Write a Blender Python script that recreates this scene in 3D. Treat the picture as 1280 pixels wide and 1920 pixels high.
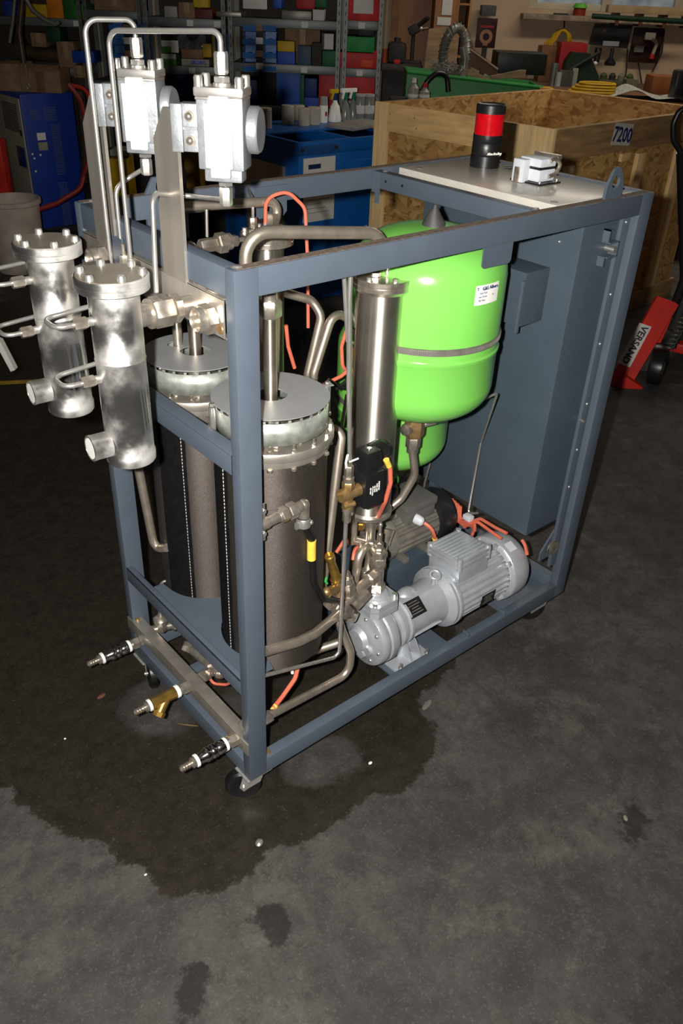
import bpy, bmesh, math, random
from mathutils import Vector, Matrix
PI=math.pi; R_=math.radians
random.seed(7)
for o in list(bpy.data.objects): bpy.data.objects.remove(o)
SC=bpy.context.scene; COL=SC.collection
# ---------------- camera ----------------
CAM=Vector((-.7118,-1.0898,1.5832)); YAW,PITCH,ROLL,FOC=.8493,-.5669,.0442,1546.1
CF=Vector((math.cos(PITCH)*math.cos(YAW),math.cos(PITCH)*math.sin(YAW),math.sin(PITCH)))
_r=CF.cross(Vector((0,0,1))).normalized(); _u=_r.cross(CF)
CR=_r*math.cos(ROLL)+_u*math.sin(ROLL); CU=_u*math.cos(ROLL)-_r*math.sin(ROLL)
cd=bpy.data.cameras.new('camera'); cam=bpy.data.objects.new('camera',cd); COL.objects.link(cam)
m=Matrix((CR,CU,-CF)).transposed().to_4x4(); m.translation=CAM; cam.matrix_world=m
cd.sensor_fit='VERTICAL'; cd.sensor_height=24; cd.lens=FOC/1920*24; cd.clip_start=.05
SC.camera=cam
# ---------------- world and light ----------------
w=bpy.data.worlds.new('world'); SC.world=w; w.use_nodes=True
w.node_tree.nodes['Background'].inputs[0].default_value=(1,.86,.7,1); w.node_tree.nodes['Background'].inputs[1].default_value=.035
fl=bpy.data.lights.new('camera_flash','SPOT'); fl.energy=310; fl.color=(1,.965,.92); fl.shadow_soft_size=.014; fl.spot_size=R_(96); fl.spot_blend=.6
flo=bpy.data.objects.new('camera_flash',fl); COL.objects.link(flo)
mf=m.copy(); mf.translation=CAM+CR*-.075+CU*.02; flo.matrix_world=mf@Matrix.Rotation(R_(5),4,'Y')@Matrix.Rotation(R_(-3),4,'X')
lw=bpy.data.lights.new('back_room_fill','AREA'); lw.energy=38; lw.color=(1,.88,.74); lw.shape='RECTANGLE'; lw.size=2.4; lw.size_y=.3  # added fill light standing in for room lighting, no lamp is known here
lwo=bpy.data.objects.new('back_room_fill',lw); COL.objects.link(lwo); lwo.location=Vector((CAM.x,CAM.y,0))+Vector((math.sin(YAW),-math.cos(YAW),0))*2.0+Vector((math.cos(YAW),math.sin(YAW),0))*6.4+Vector((0,0,2.9)); lwo.rotation_euler=(0,0,YAW-PI/2)
SC.view_settings.view_transform='Standard'; SC.view_settings.look='None'; SC.view_settings.gamma=1; SC.view_settings.exposure=0
try: SC.view_settings.use_curve_mapping=False
except Exception: pass
FZ=-.09   # floor level (z=0 is the underside of the machine frame)
def P(u,v,**k):
    """point of the place seen at (u,v) of the 1280x1920 picture on a known plane x=,y=,z= or at horizontal distance d="""
    d=CR*((u-640)/FOC)-CU*((v-960)/FOC)+CF
    if 'x' in k: t=(k['x']-CAM.x)/d.x
    elif 'y' in k: t=(k['y']-CAM.y)/d.y
    elif 'z' in k: t=(k['z']-CAM.z)/d.z
    elif 'd' in k: t=k['d']/(d.x*math.cos(YAW)+d.y*math.sin(YAW))
    return CAM+d*t
# ---------------- materials ----------------
def lin(c):
    if isinstance(c,str): c=[int(c[i:i+2],16)/255 for i in (0,2,4)]
    return tuple((x/12.92 if x<=.04045 else ((x+.055)/1.055)**2.4) for x in c)
MATS={}
def mat(name,col,rough=.5,metal=0,var=.15,scale=8,bump=0,bscale=200,col2=None,**kw):
    if name in MATS: return MATS[name]
    m=bpy.data.materials.new(name); m.use_nodes=True; nt=m.node_tree; N=nt.nodes; L=nt.links
    b=N['Principled BSDF']; c=lin(col)
    tc=N.new('ShaderNodeTexCoord'); nz=N.new('ShaderNodeTexNoise'); nz.inputs['Scale'].default_value=scale; nz.inputs['Detail'].default_value=5
    L.new(tc.outputs['Object'],nz.inputs['Vector'])
    st=kw.get('stretch')
    if st:
        mp=N.new('ShaderNodeMapping'); mp.inputs['Scale'].default_value=st; L.new(tc.outputs['Object'],mp.inputs['Vector']); L.new(mp.outputs['Vector'],nz.inputs['Vector'])
    rp=N.new('ShaderNodeValToRGB'); rp.color_ramp.elements[0].position=.32; rp.color_ramp.elements[1].position=.68
    c2=lin(col2) if col2 else tuple(x*(1-var*2) for x in c)
    c1=c if col2 else tuple(min(1,x*(1+var)) for x in c)
    rp.color_ramp.elements[0].color=(*c2,1); rp.color_ramp.elements[1].color=(*c1,1)
    L.new(nz.outputs['Fac'],rp.inputs['Fac']); L.new(rp.outputs['Color'],b.inputs['Base Color'])
    b.inputs['Roughness'].default_value=rough; b.inputs['Metallic'].default_value=metal
    if kw.get('rvar'):
        mr=N.new('ShaderNodeMapRange'); mr.inputs['To Min'].default_value=max(.13,rough-kw['rvar']); mr.inputs['To Max'].default_value=rough+kw['rvar']
        mr.inputs['From Min'].default_value=kw.get('rlo',0); mr.inputs['From Max'].default_value=kw.get('rhi',1); L.new(nz.outputs['Fac'],mr.inputs['Value']); L.new(mr.outputs['Result'],b.inputs['Roughness'])
    if bump:
        n2=N.new('ShaderNodeTexNoise'); n2.inputs['Scale'].default_value=bscale; n2.inputs['Detail'].default_value=3
        L.new((mp if st and kw.get('bst') else tc).outputs['Vector' if st and kw.get('bst') else 'Object'],n2.inputs['Vector'])
        bp=N.new('ShaderNodeBump'); bp.inputs['Strength'].default_value=bump; bp.inputs['Distance'].default_value=.002
        L.new(n2.outputs['Fac'],bp.inputs['Height']); L.new(bp.outputs['Normal'],b.inputs['Normal'])
    if kw.get('emit'): b.inputs['Emission Color'].default_value=(*lin(kw['emit']),1); b.inputs['Emission Strength'].default_value=kw.get('es',1)
    if kw.get('alpha'): b.inputs['Alpha'].default_value=kw['alpha']
    if kw.get('trans'): b.inputs['Transmission Weight'].default_value=kw['trans']; b.inputs['IOR'].default_value=kw.get('ior',1.45)
    if kw.get('aniso'):
        b.inputs['Anisotropic'].default_value=kw['aniso']; tg=N.new('ShaderNodeTangent'); tg.direction_type='RADIAL'; tg.axis='Z'; L.new(tg.outputs[0],b.inputs['Tangent']); b.inputs['Anisotropic Rotation'].default_value=kw.get('arot',.25)
    if kw.get('coat'): b.inputs['Coat Weight'].default_value=kw['coat']; b.inputs['Coat Roughness'].default_value=.08
    if kw.get('spec') is not None: b.inputs['Specular IOR Level'].default_value=kw['spec']
    MATS[name]=m; return m
PAINT=mat('blue_grey_powder_coat','4d5661',.42,.0,.04,14,.12,900,spec=.35)
CABP=mat('dark_blue_cabinet_paint','414c56',.45,.0,.04,10,.15,700,spec=.3)
STEEL=mat('brushed_stainless','c2bbb0',.38,.8,.08,30,.1,300,stretch=(1,1,.05),rvar=.05)
COLM=mat('circumferentially_brushed_steel','cfc8bd',.38,.95,.08,14,0,aniso=.9)
POL=mat('mottled_polished_steel','c8c6c2',.26,.95,.14,11,.04,60,rvar=.45,rlo=.38,rhi=.62)
VCAST=mat('rough_valve_casting','8b8f92',.45,.55,.1,40,.2,200)
TUBE=mat('bright_tube_steel','d6d3cd',.3,.85,.05,40)
PIPE=mat('satin_pipe_steel','c4b8a8',.36,.82,.1,30)
PIPEV=mat('satin_vertical_pipe','c9bdac',.37,.95,.1,30,aniso=.8)
CHROME=mat('chrome','d2d2d2',.13,1,.05,30)
FIT=mat('nickel_fittings','c6bcae',.3,.85,.14,60,rvar=.08)
ZINC=mat('galvanised_sheet','b4b8b0',.42,.6,.16,45,.1,120)
ALU=mat('satin_aluminium_plate','b4b6b8',.42,.55,.03,20)
CAST=mat('silver_paint_cast','bfc3c8',.34,.5,.05,30,.25,250)
BRASS=mat('brass','c19a4e',.3,.85,.12,50)
BRZ=mat('dull_brass','a98a5c',.4,.7,.15,60)
GREEN=mat('green_gloss_paint','77c455',.22,0,.02,6,spec=.5,coat=.3)
JACK=mat('woven_glass_jacket','5a534e',.45,.75,.1,260,.25,900,aniso=.85)
VELC=mat('black_velcro','111011',.9,0,.2,60,.6,500,spec=.1)
STITCH=mat('white_stitching','c8c8c2',.8)
BLACK=mat('black_plastic','1b1b1c',.35,0,.1,20,.1,200)
RUB=mat('black_rubber','141414',.35,0,.1,20)
GREYP=mat('grey_ribbed_motor','8f8a80',.4,.55,.12,30,.2,200)
ORG=mat('orange_silicone_cable','cc6850',.42,0,.08,20)
YEL=mat('yellow_tag','dcc04a',.5,0,.08,40)
WHITE=mat('white_panel_lacquer','c2bdb2',.25,0,.03,20)
WPL=mat('white_plastic','eceae4',.4,0,.03,20)
PTFE=mat('white_thread_tape','e9e9e4',.6,0,.08,60)
REDL=mat('red_lens','c40c18',.15,0,.1,90,coat=.6)
GREYPL=mat('light_grey_plastic','c8ccd2',.4,0,.04,20)
CONE=mat('dark_rubber_cone','3c3a3a',.6,0,.1,30)
DUST=mat('dusty_rim','6e5f52',.8,0,.25,120,.4,300)
# ---------------- mesh builders ----------------
def V(*a): return Vector(a[0] if len(a)==1 else a)
class MB:
    def __init__(s): s.bm=bmesh.new()
    def add(s,verts,faces):
        vs=[s.bm.verts.new(v) for v in verts]
        for f in faces:
            try: s.bm.faces.new([vs[i] for i in f])
            except ValueError: pass
        return s
    def obox(s,c,size,M=None,bev=0):
        t=bmesh.new(); bmesh.ops.create_cube(t,size=1); 
        for v in t.verts: v.co=Vector((v.co.x*size[0],v.co.y*size[1],v.co.z*size[2]))
        if bev: bmesh.ops.bevel(t,geom=list(t.edges),offset=min(bev,min(size)*.45),segments=2,affect='EDGES',profile=.6)
        if M is not None: t.transform(M.to_4x4())
        t.transform(Matrix.Translation(V(c))); s.merge(t); return s
    def box(s,x0,x1,y0,y1,z0,z1,bev=0): return s.obox(((x0+x1)/2,(y0+y1)/2,(z0+z1)/2),(abs(x1-x0),abs(y1-y0),abs(z1-z0)),None,bev)
    def merge(s,t):
        me=bpy.data.meshes.new('_'); t.to_mesh(me); t.free(); s.bm.from_mesh(me); bpy.data.meshes.remove(me)
    def cyl(s,a,b,r,r2=None,n=20,cap=True,rot=0):
        a,b=V(a),V(b); r2=r if r2 is None else r2; z=(b-a).normalized(); x=z.orthogonal().normalized(); 
        if abs(z.z)>.99: x=Vector((1,0,0))
        y=z.cross(x); vs=[]; 
        for c,rr in ((a,r),(b,r2)):
            for i in range(n): t=2*PI*i/n+rot; vs.append(c+(x*math.cos(t)+y*math.sin(t))*rr)
        fs=[(i,(i+1)%n,n+(i+1)%n,n+i) for i in range(n)]
        if cap: fs+=[tuple(range(n))[::-1],tuple(range(n,2*n))]
        return s.add(vs,fs)
    def hex(s,a,b,r,rot=.3): # hexagonal nut with chamfered ends
        a,b=V(a),V(b); d=b-a; return s.lathe([(0,0),(r*.88,0),(r,.1),(r,.9),(r*.88,1),(0,1)],a,b,6,rot)
    def lathe(s,prof,a,b,n=32,rot=0,h=None):
        """prof: (radius, position) position 0..1 between a and b (or metres from a if h given)"""
        a,b=V(a),V(b); z=(b-a); Ln=z.length; z=z.normalized(); x=z.orthogonal().normalized()
        if abs(z.z)>.99: x=Vector((1,0,0))
        y=z.cross(x); rings=[]; bm=s.bm
        for r,t in prof:
            c=a+z*(t if h else t*Ln)
            if r<1e-6: rings.append([bm.verts.new(c)])
            else: rings.append([bm.verts.new(c+(x*math.cos(2*PI*i/n+rot)+y*math.sin(2*PI*i/n+rot))*r) for i in range(n)])
        for A,B in zip(rings,rings[1:]):
            if len(A)==1 and len(B)==1: continue
            for i in range(n):
                j=(i+1)%n
                if len(A)==1: f=(A[0],B[j],B[i])
                elif len(B)==1: f=(A[i],A[j],B[0])
                else: f=(A[i],A[j],B[j],B[i])
                try: bm.faces.new(f)
                except ValueError: pass
        return s
    def sph(s,c,r,n=12,sc=(1,1,1)):
        t=bmesh.new(); bmesh.ops.create_uvsphere(t,u_segments=n*2,v_segments=n,radius=r)
        for v in t.verts: v.co=Vector((v.co.x*sc[0],v.co.y*sc[1],v.co.z*sc[2]))
        t.transform(Matrix.Translation(V(c))); s.merge(t); return s
    def tube(s,pts,r,fil=0,n=12,closed=False,r2=None):
        pts=[V(p) for p in pts]; out=[]
        if fil and not closed:
            out=[pts[0]]
            for i in range(1,len(pts)-1):
                p=pts[i]; a=(pts[i-1]-p); b=(pts[i+1]-p); la,lb=a.length,b.length
                if la<1e-6 or lb<1e-6: continue
                a/=la; b/=lb; ang=a.angle(b,PI)
                if ang>PI-.02: out.append(p); continue
                T=min(fil/math.tan(ang/2),la*.49,lb*.49); p0=p+a*T; p1=p+b*T
                rr=T*math.tan(ang/2); bis=(a+b).normalized(); c=p+bis*(rr/math.sin(ang/2))
                v0=p0-c; v1=p1-c; tot=v0.angle(v1,0); k=max(3,int(tot/.26)+1); ax=v0.cross(v1)
                if ax.length<1e-9: out.append(p); continue
                for q in range(k+1): out.append(c+Matrix.Rotation(tot*q/k,3,ax)@v0)
            out.append(pts[-1])
        else: out=pts
        o=[out[0]]
        for p in out[1:]:
            if (p-o[-1]).length>1e-5: o.append(p)
        pts=o; m=len(pts); bm=s.bm; nrm=None; rings=[]
        for i,p in enumerate(pts):
            if closed: t=(pts[(i+1)%m]-pts[i-1]).normalized()
            else: t=(pts[min(i+1,m-1)]-pts[max(i-1,0)]).normalized()
            if nrm is None: nrm=t.orthogonal().normalized()
            else:
                nrm=nrm-t*nrm.dot(t)
                if nrm.length<1e-6: nrm=t.orthogonal()
                nrm.normalize()
            q=t.cross(nrm); rad=r if r2 is None else r+(r2-r)*i/(m-1)
            rings.append([bm.verts.new(p+(nrm*math.cos(2*PI*k/n)+q*math.sin(2*PI*k/n))*rad) for k in range(n)])
        prs=list(zip(rings,rings[1:]))+([(rings[-1],rings[0])] if closed else [])
        for A,B in prs:
            for k in range(n): bm.faces.new((A[k],A[(k+1)%n],B[(k+1)%n],B[k]))
        if not closed: bm.faces.new(rings[0][::-1]); bm.faces.new(rings[-1])
        return s
    def prism(s,poly,o,ux,uy,h,holes=()):
        """2-D polygon (with round/poly holes) extruded by h along ux x uy"""
        o,ux,uy=V(o),V(ux),V(uy); nz=ux.cross(uy).normalized()*h
        t=bmesh.new(); es=[]
        for lp in [poly]+list(holes):
            vs=[t.verts.new(o+ux*a+uy*b) for a,b in lp]; es+=[t.edges.new((vs[i],vs[(i+1)%len(vs)])) for i in range(len(vs))]
        bmesh.ops.triangle_fill(t,use_beauty=True,use_dissolve=False,edges=es)
        if not t.faces: t.free(); return s
        g=bmesh.ops.extrude_face_region(t,geom=list(t.faces))
        bmesh.ops.translate(t,verts=[e for e in g['geom'] if isinstance(e,bmesh.types.BMVert)],vec=nz)
        bmesh.ops.recalc_face_normals(t,faces=list(t.faces)); s.merge(t); return s
    def grid(s,f,nu,nv):
        vs=[f(i/nu,j/nv) for j in range(nv+1) for i in range(nu+1)]
        return s.add(vs,[(j*(nu+1)+i,j*(nu+1)+i+1,(j+1)*(nu+1)+i+1,(j+1)*(nu+1)+i) for j in range(nv) for i in range(nu)])
def circ(r,n=16,c=(0,0),a0=0,a1=2*PI,full=True):
    k=n if full else n+1
    return [(c[0]+r*math.cos(a0+(a1-a0)*i/n),c[1]+r*math.sin(a0+(a1-a0)*i/n)) for i in range(k)]
ORGN={}
XF=None
def obj(name,mb,m,parent=None,label=None,sharp=38):
    bm=mb.bm
    if XF is not None: bm.transform(XF)
    bmesh.ops.recalc_face_normals(bm,faces=list(bm.faces))
    off=ORGN.get(parent.name,Vector()) if parent else Vector()
    xs=[v.co for v in bm.verts]
    lo=Vector([min(v[i] for v in xs) for i in range(3)]); hi=Vector([max(v[i] for v in xs) for i in range(3)])
    c=Vector(((lo.x+hi.x)/2,(lo.y+hi.y)/2,lo.z))
    for v in bm.verts: v.co-=c
    me=bpy.data.meshes.new(name); bm.to_mesh(me); bm.free()
    for p in me.polygons: p.use_smooth=True
    me.set_sharp_from_angle(angle=R_(sharp))
    for k in (m if isinstance(m,(list,tuple)) else [m]): me.materials.append(k)
    o=bpy.data.objects.new(name,me); COL.objects.link(o); ORGN[o.name]=c
    if parent: o.parent=parent; o.location=c-off
    else: o.location=c
    if label: o['label']=label
    return o
def thing(name,label,cat,loc=(0,0,0),rz=0,group=None,local=False):
    o=bpy.data.objects.new(name,None); COL.objects.link(o); o.empty_display_size=.1
    o.location=loc; o.rotation_euler=(0,0,rz); o['label']=label; o['category']=cat
    if group: o['group']=group
    ORGN[o.name]=Vector() if local else V(loc)
    return o
def tag(o,label,cat,group=None):
    o['label']=label; o['category']=cat
    if group: o['group']=group
    return o
def dup(root,loc=None,rz=None,label=None,group=None):
    def cp(o,par):
        c=o.copy(); COL.objects.link(c); c.parent=par
        for ch in list(o.children): cp(ch,c)
        return c
    c=cp(root,root.parent)
    if loc is not None: c.location=loc
    if rz is not None: c.rotation_euler=(0,0,rz)
    if label: c['label']=label
    if group: c['group']=group
    return c
def txt(s,size,o,ux,uy,m,parent,name='lettering',ext=.0006,align='CENTER',bold=0):
    cu=bpy.data.curves.new(name,'FONT'); cu.body=s; cu.size=size; cu.align_x=align; cu.align_y='CENTER'; cu.extrude=ext; cu.offset=bold; cu.resolution_u=2
    tmp=bpy.data.objects.new('tmp',cu); COL.objects.link(tmp)
    dg=bpy.context.evaluated_depsgraph_get(); dg.update()
    me=bpy.data.meshes.new_from_object(tmp.evaluated_get(dg)); bpy.data.objects.remove(tmp); bpy.data.curves.remove(cu)
    ux=V(ux).normalized(); uy=V(uy).normalized(); M=Matrix((ux,uy,ux.cross(uy))).transposed().to_4x4(); M.translation=V(o)
    mb=MB(); mb.bm.from_mesh(me); mb.bm.transform(M); bpy.data.meshes.remove(me)
    return obj(name,mb,m,parent)
# ---------------- floor ----------------
def floor_mat():
    m=bpy.data.materials.new('stained_concrete'); m.use_nodes=True; nt=m.node_tree; N=nt.nodes; L=nt.links; b=N['Principled BSDF']
    geo=N.new('ShaderNodeNewGeometry')
    def noise(sc,det=6,rough=.6,dist=0):
        n=N.new('ShaderNodeTexNoise'); n.inputs['Scale'].default_value=sc; n.inputs['Detail'].default_value=det; n.inputs['Roughness'].default_value=rough; n.inputs['Distortion'].default_value=dist
        L.new(geo.outputs['Position'],n.inputs['Vector']); return n
    def math_(op,a,b_=None,c_=None,clamp=False):
        n=N.new('ShaderNodeMath'); n.operation=op; n.use_clamp=clamp
        for i,x in enumerate((a,b_,c_)):
            if x is None: continue
            if isinstance(x,(int,float)): n.inputs[i].default_value=x
            else: L.new(x,n.inputs[i])
        return n.outputs[0]
    def mix(f,a,b_):
        n=N.new('ShaderNodeMix'); n.data_type='RGBA'
        L.new(f,n.inputs[0]) if not isinstance(f,float) else None
        for i,x in ((6,a),(7,b_)):
            if isinstance(x,tuple): n.inputs[i].default_value=(*x,1)
            else: L.new(x,n.inputs[i])
        return n.outputs[2]
    def ramp(s,lo,hi):
        n=N.new('ShaderNodeMapRange'); n.inputs['From Min'].default_value=lo; n.inputs['From Max'].default_value=hi; L.new(s,n.inputs['Value']); return n.outputs[0]
    edge=noise(7,8,.65); e2=math_('SUBTRACT',edge.outputs['Fac'],.5)
    def blobs(cs,amp):
        cur=None
        for x,y,r in cs:
            d=N.new('ShaderNodeVectorMath'); d.operation='DISTANCE'; L.new(geo.outputs['Position'],d.inputs[0]); d.inputs[1].default_value=(x,y,FZ)
            v=math_('SUBTRACT',r,d.outputs['Value']); cur=v if cur is None else math_('MAXIMUM',cur,v)
        return math_('ADD',cur,math_('MULTIPLY',e2,amp))
    stain=ramp(blobs([(.36,.02,.21),(.12,.02,.2),(-.1,.06,.21),(-.12,.36,.3),(-.25,1.25,.85),(.5,.5,.5),(1,2.4,1.5),(-.9,2.6,1.6)],.17),-.004,.006)
    dry=ramp(blobs([(.2,.02,.09),(.27,-.02,.07),(.0,.42,.12),(.15,.3,.05)],.16),-.004,.03)
    stain=math_('MULTIPLY',stain,math_('SUBTRACT',1,math_('MULTIPLY',dry,.85)),clamp=True)
    spots=ramp(blobs([(-.151,-.236,.02),(-.332,-.275,.025),(-.3,-.26,.015),(.662,-.631,.01),(.72,-.6,.02),(-.13,-.25,.03)],.3),-.005,.012)
    n1=noise(2.2,7,.6,.3); n2=noise(28,6,.7); n3=noise(160,3,.6); n4=noise(420,2,.5)
    n5=noise(13,12,.78,.2); n6=noise(5,12,.8,.3)
    g=mix(ramp(n1.outputs['Fac'],.36,.64),lin('312f2d'),lin('4b4945')); g=mix(math_('MULTIPLY',ramp(n5.outputs['Fac'],.47,.60),.6),g,lin('2a2826')); g=mix(math_('MULTIPLY',ramp(n6.outputs['Fac'],.53,.62),.3),g,lin('66635c'))
    g=mix(math_('MULTIPLY',ramp(n2.outputs['Fac'],.42,.62),.45),g,lin('2c2926'))
    g=mix(math_('MULTIPLY',ramp(n3.outputs['Fac'],.56,.75),.22),g,lin('7a746c'))
    g=mix(math_('MULTIPLY',ramp(n4.outputs['Fac'],.6,.7),.2),g,lin('1d1b19'))
    # hairline scratches and cracks
    vo=N.new('ShaderNodeTexVoronoi'); vo.feature='DISTANCE_TO_EDGE'; vo.inputs['Scale'].default_value=2.1
    wv=N.new('ShaderNodeVectorMath'); wv.operation='ADD'; L.new(geo.outputs['Position'],wv.inputs[0]); L.new(noise(5,4).outputs['Color'],wv.inputs[1]); L.new(wv.outputs[0],vo.inputs['Vector'])
    cr=math_('MULTIPLY',math_('SUBTRACT',1,ramp(vo.outputs['Distance'],0,.006)),ramp(noise(1.5).outputs['Fac'],.5,.6))
    g=mix(math_('MULTIPLY',cr,.5),g,lin('1c1a18'))
    wet=mix(ramp(n2.outputs['Fac'],.35,.65),lin('1d1a15'),lin('2b261f')); wet=mix(math_('MULTIPLY',ramp(n3.outputs['Fac'],.62,.7),.3),wet,lin('5a5346'))
    c=mix(stain,g,wet); c=mix(math_('MULTIPLY',spots,.75),c,lin('171513'))
    L.new(c,b.inputs['Base Color'])
    r=N.new('ShaderNodeMapRange'); r.inputs['To Min'].default_value=.75; r.inputs['To Max'].default_value=.5; L.new(stain,r.inputs['Value']); L.new(r.outputs[0],b.inputs['Roughness'])
    b.inputs['Specular IOR Level'].default_value=.3
    bp=N.new('ShaderNodeBump'); bp.inputs['Strength'].default_value=.35; bp.inputs['Distance'].default_value=.004; L.new(math_('ADD',n2.outputs['Fac'],math_('MULTIPLY',n3.outputs['Fac'],.4)),bp.inputs['Height']); L.new(bp.outputs['Normal'],b.inputs['Normal'])
    return m
BGR=YAW-PI/2
RT=Vector((math.sin(YAW),-math.cos(YAW),0)); FW=Vector((math.cos(YAW),math.sin(YAW),0))
def B(s,d,z=0): return Vector((CAM.x,CAM.y,0))+RT*s+FW*d+Vector((0,0,z))
f=obj('floor',MB().obox((0,0,-.05),(16,16,.1)),floor_mat()); f.location=B(0,2.2,FZ-.1); f.rotation_euler=(0,0,BGR); f['kind']='structure'
# ================= the machine =================
T=thing('process_skid','blue-grey steel-framed machine on casters with silver pump, two green tanks and steel cylinders','machine',(.6,.29,FZ))
def part(n,mb,m,label=None,par=None,sharp=38): return obj(n,mb,m,par or T,label,sharp)
W,LN,H=.575,1.192,1.2; a,t=.048,.028
# frame
for x,y in ((0,0),(LN-a,0),(0,W-t),(LN-a,W-t)): part('frame_post',MB().box(x,x+a,y,y+t,0,H,.003),PAINT)
for y in (0,W-t):
    for z in (0,H-a):
        r=part('long_rail',MB().box(a-.001,LN-a+.001,y,y+t,z,z+a,.0025),PAINT)
        if z>1: part('dusty_top',MB().box(.01,LN-.01,y+.003,y+t-.003,H-.0005,H+.0006),DUST,'brown dust lying along the top of the rail',r)
for x in (0,LN-t):
    for z in (0,H-a): part('cross_rail',MB().box(x,x+t,t-.001,W-t+.001,z,z+a,.0025),PAINT)
mb=MB().box(.785,.812,t,W-t,1.156,1.196,.002); cr=part('cross_rail',mb,PAINT)
part('rail_hook',MB().prism([(0,0),(.028,0),(.028,-.075),(.012,-.075),(.012,-.05),(0,-.05)],(.784,W-t-.001,1.196),(0,-1,0),(0,0,1),.003),PAINT,None,cr)
for yy in (.5,.44): part('hole',MB().cyl((.7842,yy,1.177),(.7852,yy,1.177),.0035,n=10),BLACK,'small dark drilled hole',cr)
for yy in (.52,.045): part('screw_head',MB().lathe([(0,.004),(.005,.0035),(.008,0)],(.8,yy,1.196),(.8,yy,1.2),12,h=1),TUBE,None,cr)
part('cross_rail',MB().box(.865,.885,t,W-t,1.150,1.176,.002),PAINT)
part('cable_duct',MB().box(.89,.93,.1,.46,1.135,1.165,.002),GREYPL)
for p in ((.018,.017,H),(.03,W-.02,H)): part('screw_head',MB().lathe([(0,.004),(.006,.0035),(.009,0)],p,(p[0],p[1],p[2]+.1),14,h=1),TUBE)
# hooks and brackets on the rails
part('rail_hook',MB().prism([(0,0),(.05,0),(.05,-.085),(.038,-.085),(.038,-.05),(0,-.05)],(-.002,.42,1.17),(0,-1,0),(0,0,1),.003),PAINT)
part('bracket_plate',MB().prism([(0,0),(.09,0),(.09,-.06),(.08,-.07),(0,-.07)],(.42,W-t-.004,1.19),(1,0,0),(0,0,1),-.003),PAINT)
part('bracket_plate',MB().prism([(0,0),(.09,0),(.09,-.05),(.085,-.056),(.006,-.056),(0,-.05)],(.60,.003,1.165),(1,0,0),(0,0,1),-.0032),PAINT)
def eye(x,y,s=1):
    pl=[(-.032,0),(-.032,.028),(-.014,.062),(-.006,.068),(.006,.068),(.014,.062),(.032,.028),(.032,0)]
    return MB().prism([(a_*s,b_*s) for a_,b_ in pl],(x,y,H-.001),(1,0,0),(0,0,1),.007,[circ(.0145*s,18,(0,.036*s))])
e1=P(1147,372,z=H); part('lifting_eye',eye(e1.x,.016),PAINT)
part('lifting_eye',MB().prism([(-.05,-.1),(-.05,0),(-.02,.05),(.03,.06),(.05,.04),(.05,-.1)],(.2,W-.012,1.2),(1,0,0),(0,0,1),.007,[circ(.024,18,(0,.012))]),PAINT)
# front mid bar, tray and lower bars
part('mid_bar',MB().box(-.002,.0,t,W-t,.82,.862,.0006).box(-.002,.028,t,W-t,.86,.863,.0006),PAINT,'dusty blue-grey angle bar across the front')
lip=part('tray',MB().prism([(.002,.03),(.002,.44),(.028,.452),(.05,.45)]+[(.175+.123*math.cos(q),.433+.123*math.sin(q)) for q in [R_(k) for k in range(180,271,10)]]+[(.175+.123*math.cos(q),.148+.123*math.sin(q)) for q in [R_(k) for k in range(100,231,10)]]+[(.09,.03)],(0,0,.285),(1,0,0),(0,1,0),.003),PAINT)
part('tray_lip',MB().box(0,.003,t,W-t,.262,.302,.0006).box(0,.016,t,W-t,.299,.302,.0006),PAINT,None,lip)
part('connector_bar',MB().box(-.004,.0,.002,.573,.09,.125,.0008).box(-.004,.028,.002,.573,.1225,.1255,.0008),STEEL,'stainless angle bar with hose couplings')
for y in (.03,.545): part('screw_head',MB().cyl((.012,y,.1255),(.012,y,.1305),.006,.005,12),BRZ)
part('floor_plate',MB().box(.50,.72,t-.001,.40,.002,.01,.001),PAINT)
part('floor_plate',MB().box(.95,1.19-t,t-.001,.24,.002,.01,.001),PAINT)
part('screw_head',MB().cyl((.06,.012,a),(.06,.012,a+.006),.006,n=10),BRZ)
for x in (.745,.9): part('weld_tab',MB().box(x,x+.006,.002,.024,a,a+.012,.001),PAINT)
# corner gusset with bush
g=part('corner_gusset',MB().prism([(0,0),(-.075,0),(-.075,.03),(-.02,.1),(0,.1)],(LN-a,.03,.155),(1,0,0),(0,0,1),-.005),PAINT)
part('bushing',MB().lathe([(.012,0),(.019,0),(.022,.006),(.022,.012),(.0,.012)],(LN-a-.035,.0245,.195),(LN-a-.035,.0,.195),20,h=1).lathe([(.022,0),(.022,.008),(.013,.010),(.012,.0)],(LN-a-.035,.024,.195),(LN-a-.035,0,.195),20,h=1),FIT,'round steel bush',g)
# casters
def caster(x,y,ang,r=.044):
    dx,dy=math.cos(ang),math.sin(ang); c=V(x+dx*.026,y+dy*.026,FZ+r); sd=V(-dy,dx,0)
    b=MB().obox((x,y,-.002),(.07,.055,.004)).lathe([(.022,0),(.024,-.01),(.014,-.014)],(x,y,-.003),(x,y,1),20,h=1)
    k=part('caster',b,ZINC)
    fk=MB()
    for s in (-1,1):
        o=V(x,y,0)+sd*s*.017
        fk.prism([(-.02,-.012),(.028,-.012),(.036,-.046),(.026,-.060),(.014,-.05),(-.014,-.03)],o,(dx,dy,0),(0,0,1),.002*s)
    fk.cyl(c-sd*.021,c+sd*.021,.005,n=10)
    part('fork',fk,TUBE,None,k)
    part('wheel',MB().lathe([(0,-.012),(r*.55,-.012),(r*.6,-.0135),(r-.005,-.0135),(r,-.008),(r,.008),(r-.005,.0135),(r*.6,.0135),(r*.55,.012),(0,.012)],c,c+sd,28,h=1),RUB,'black rubber wheel',k)
caster(.03,.03,R_(150)); caster(.03,W-.04,R_(250)); caster(LN-.07,.035,R_(150)); caster(LN-.05,W-.05,R_(160))
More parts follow.
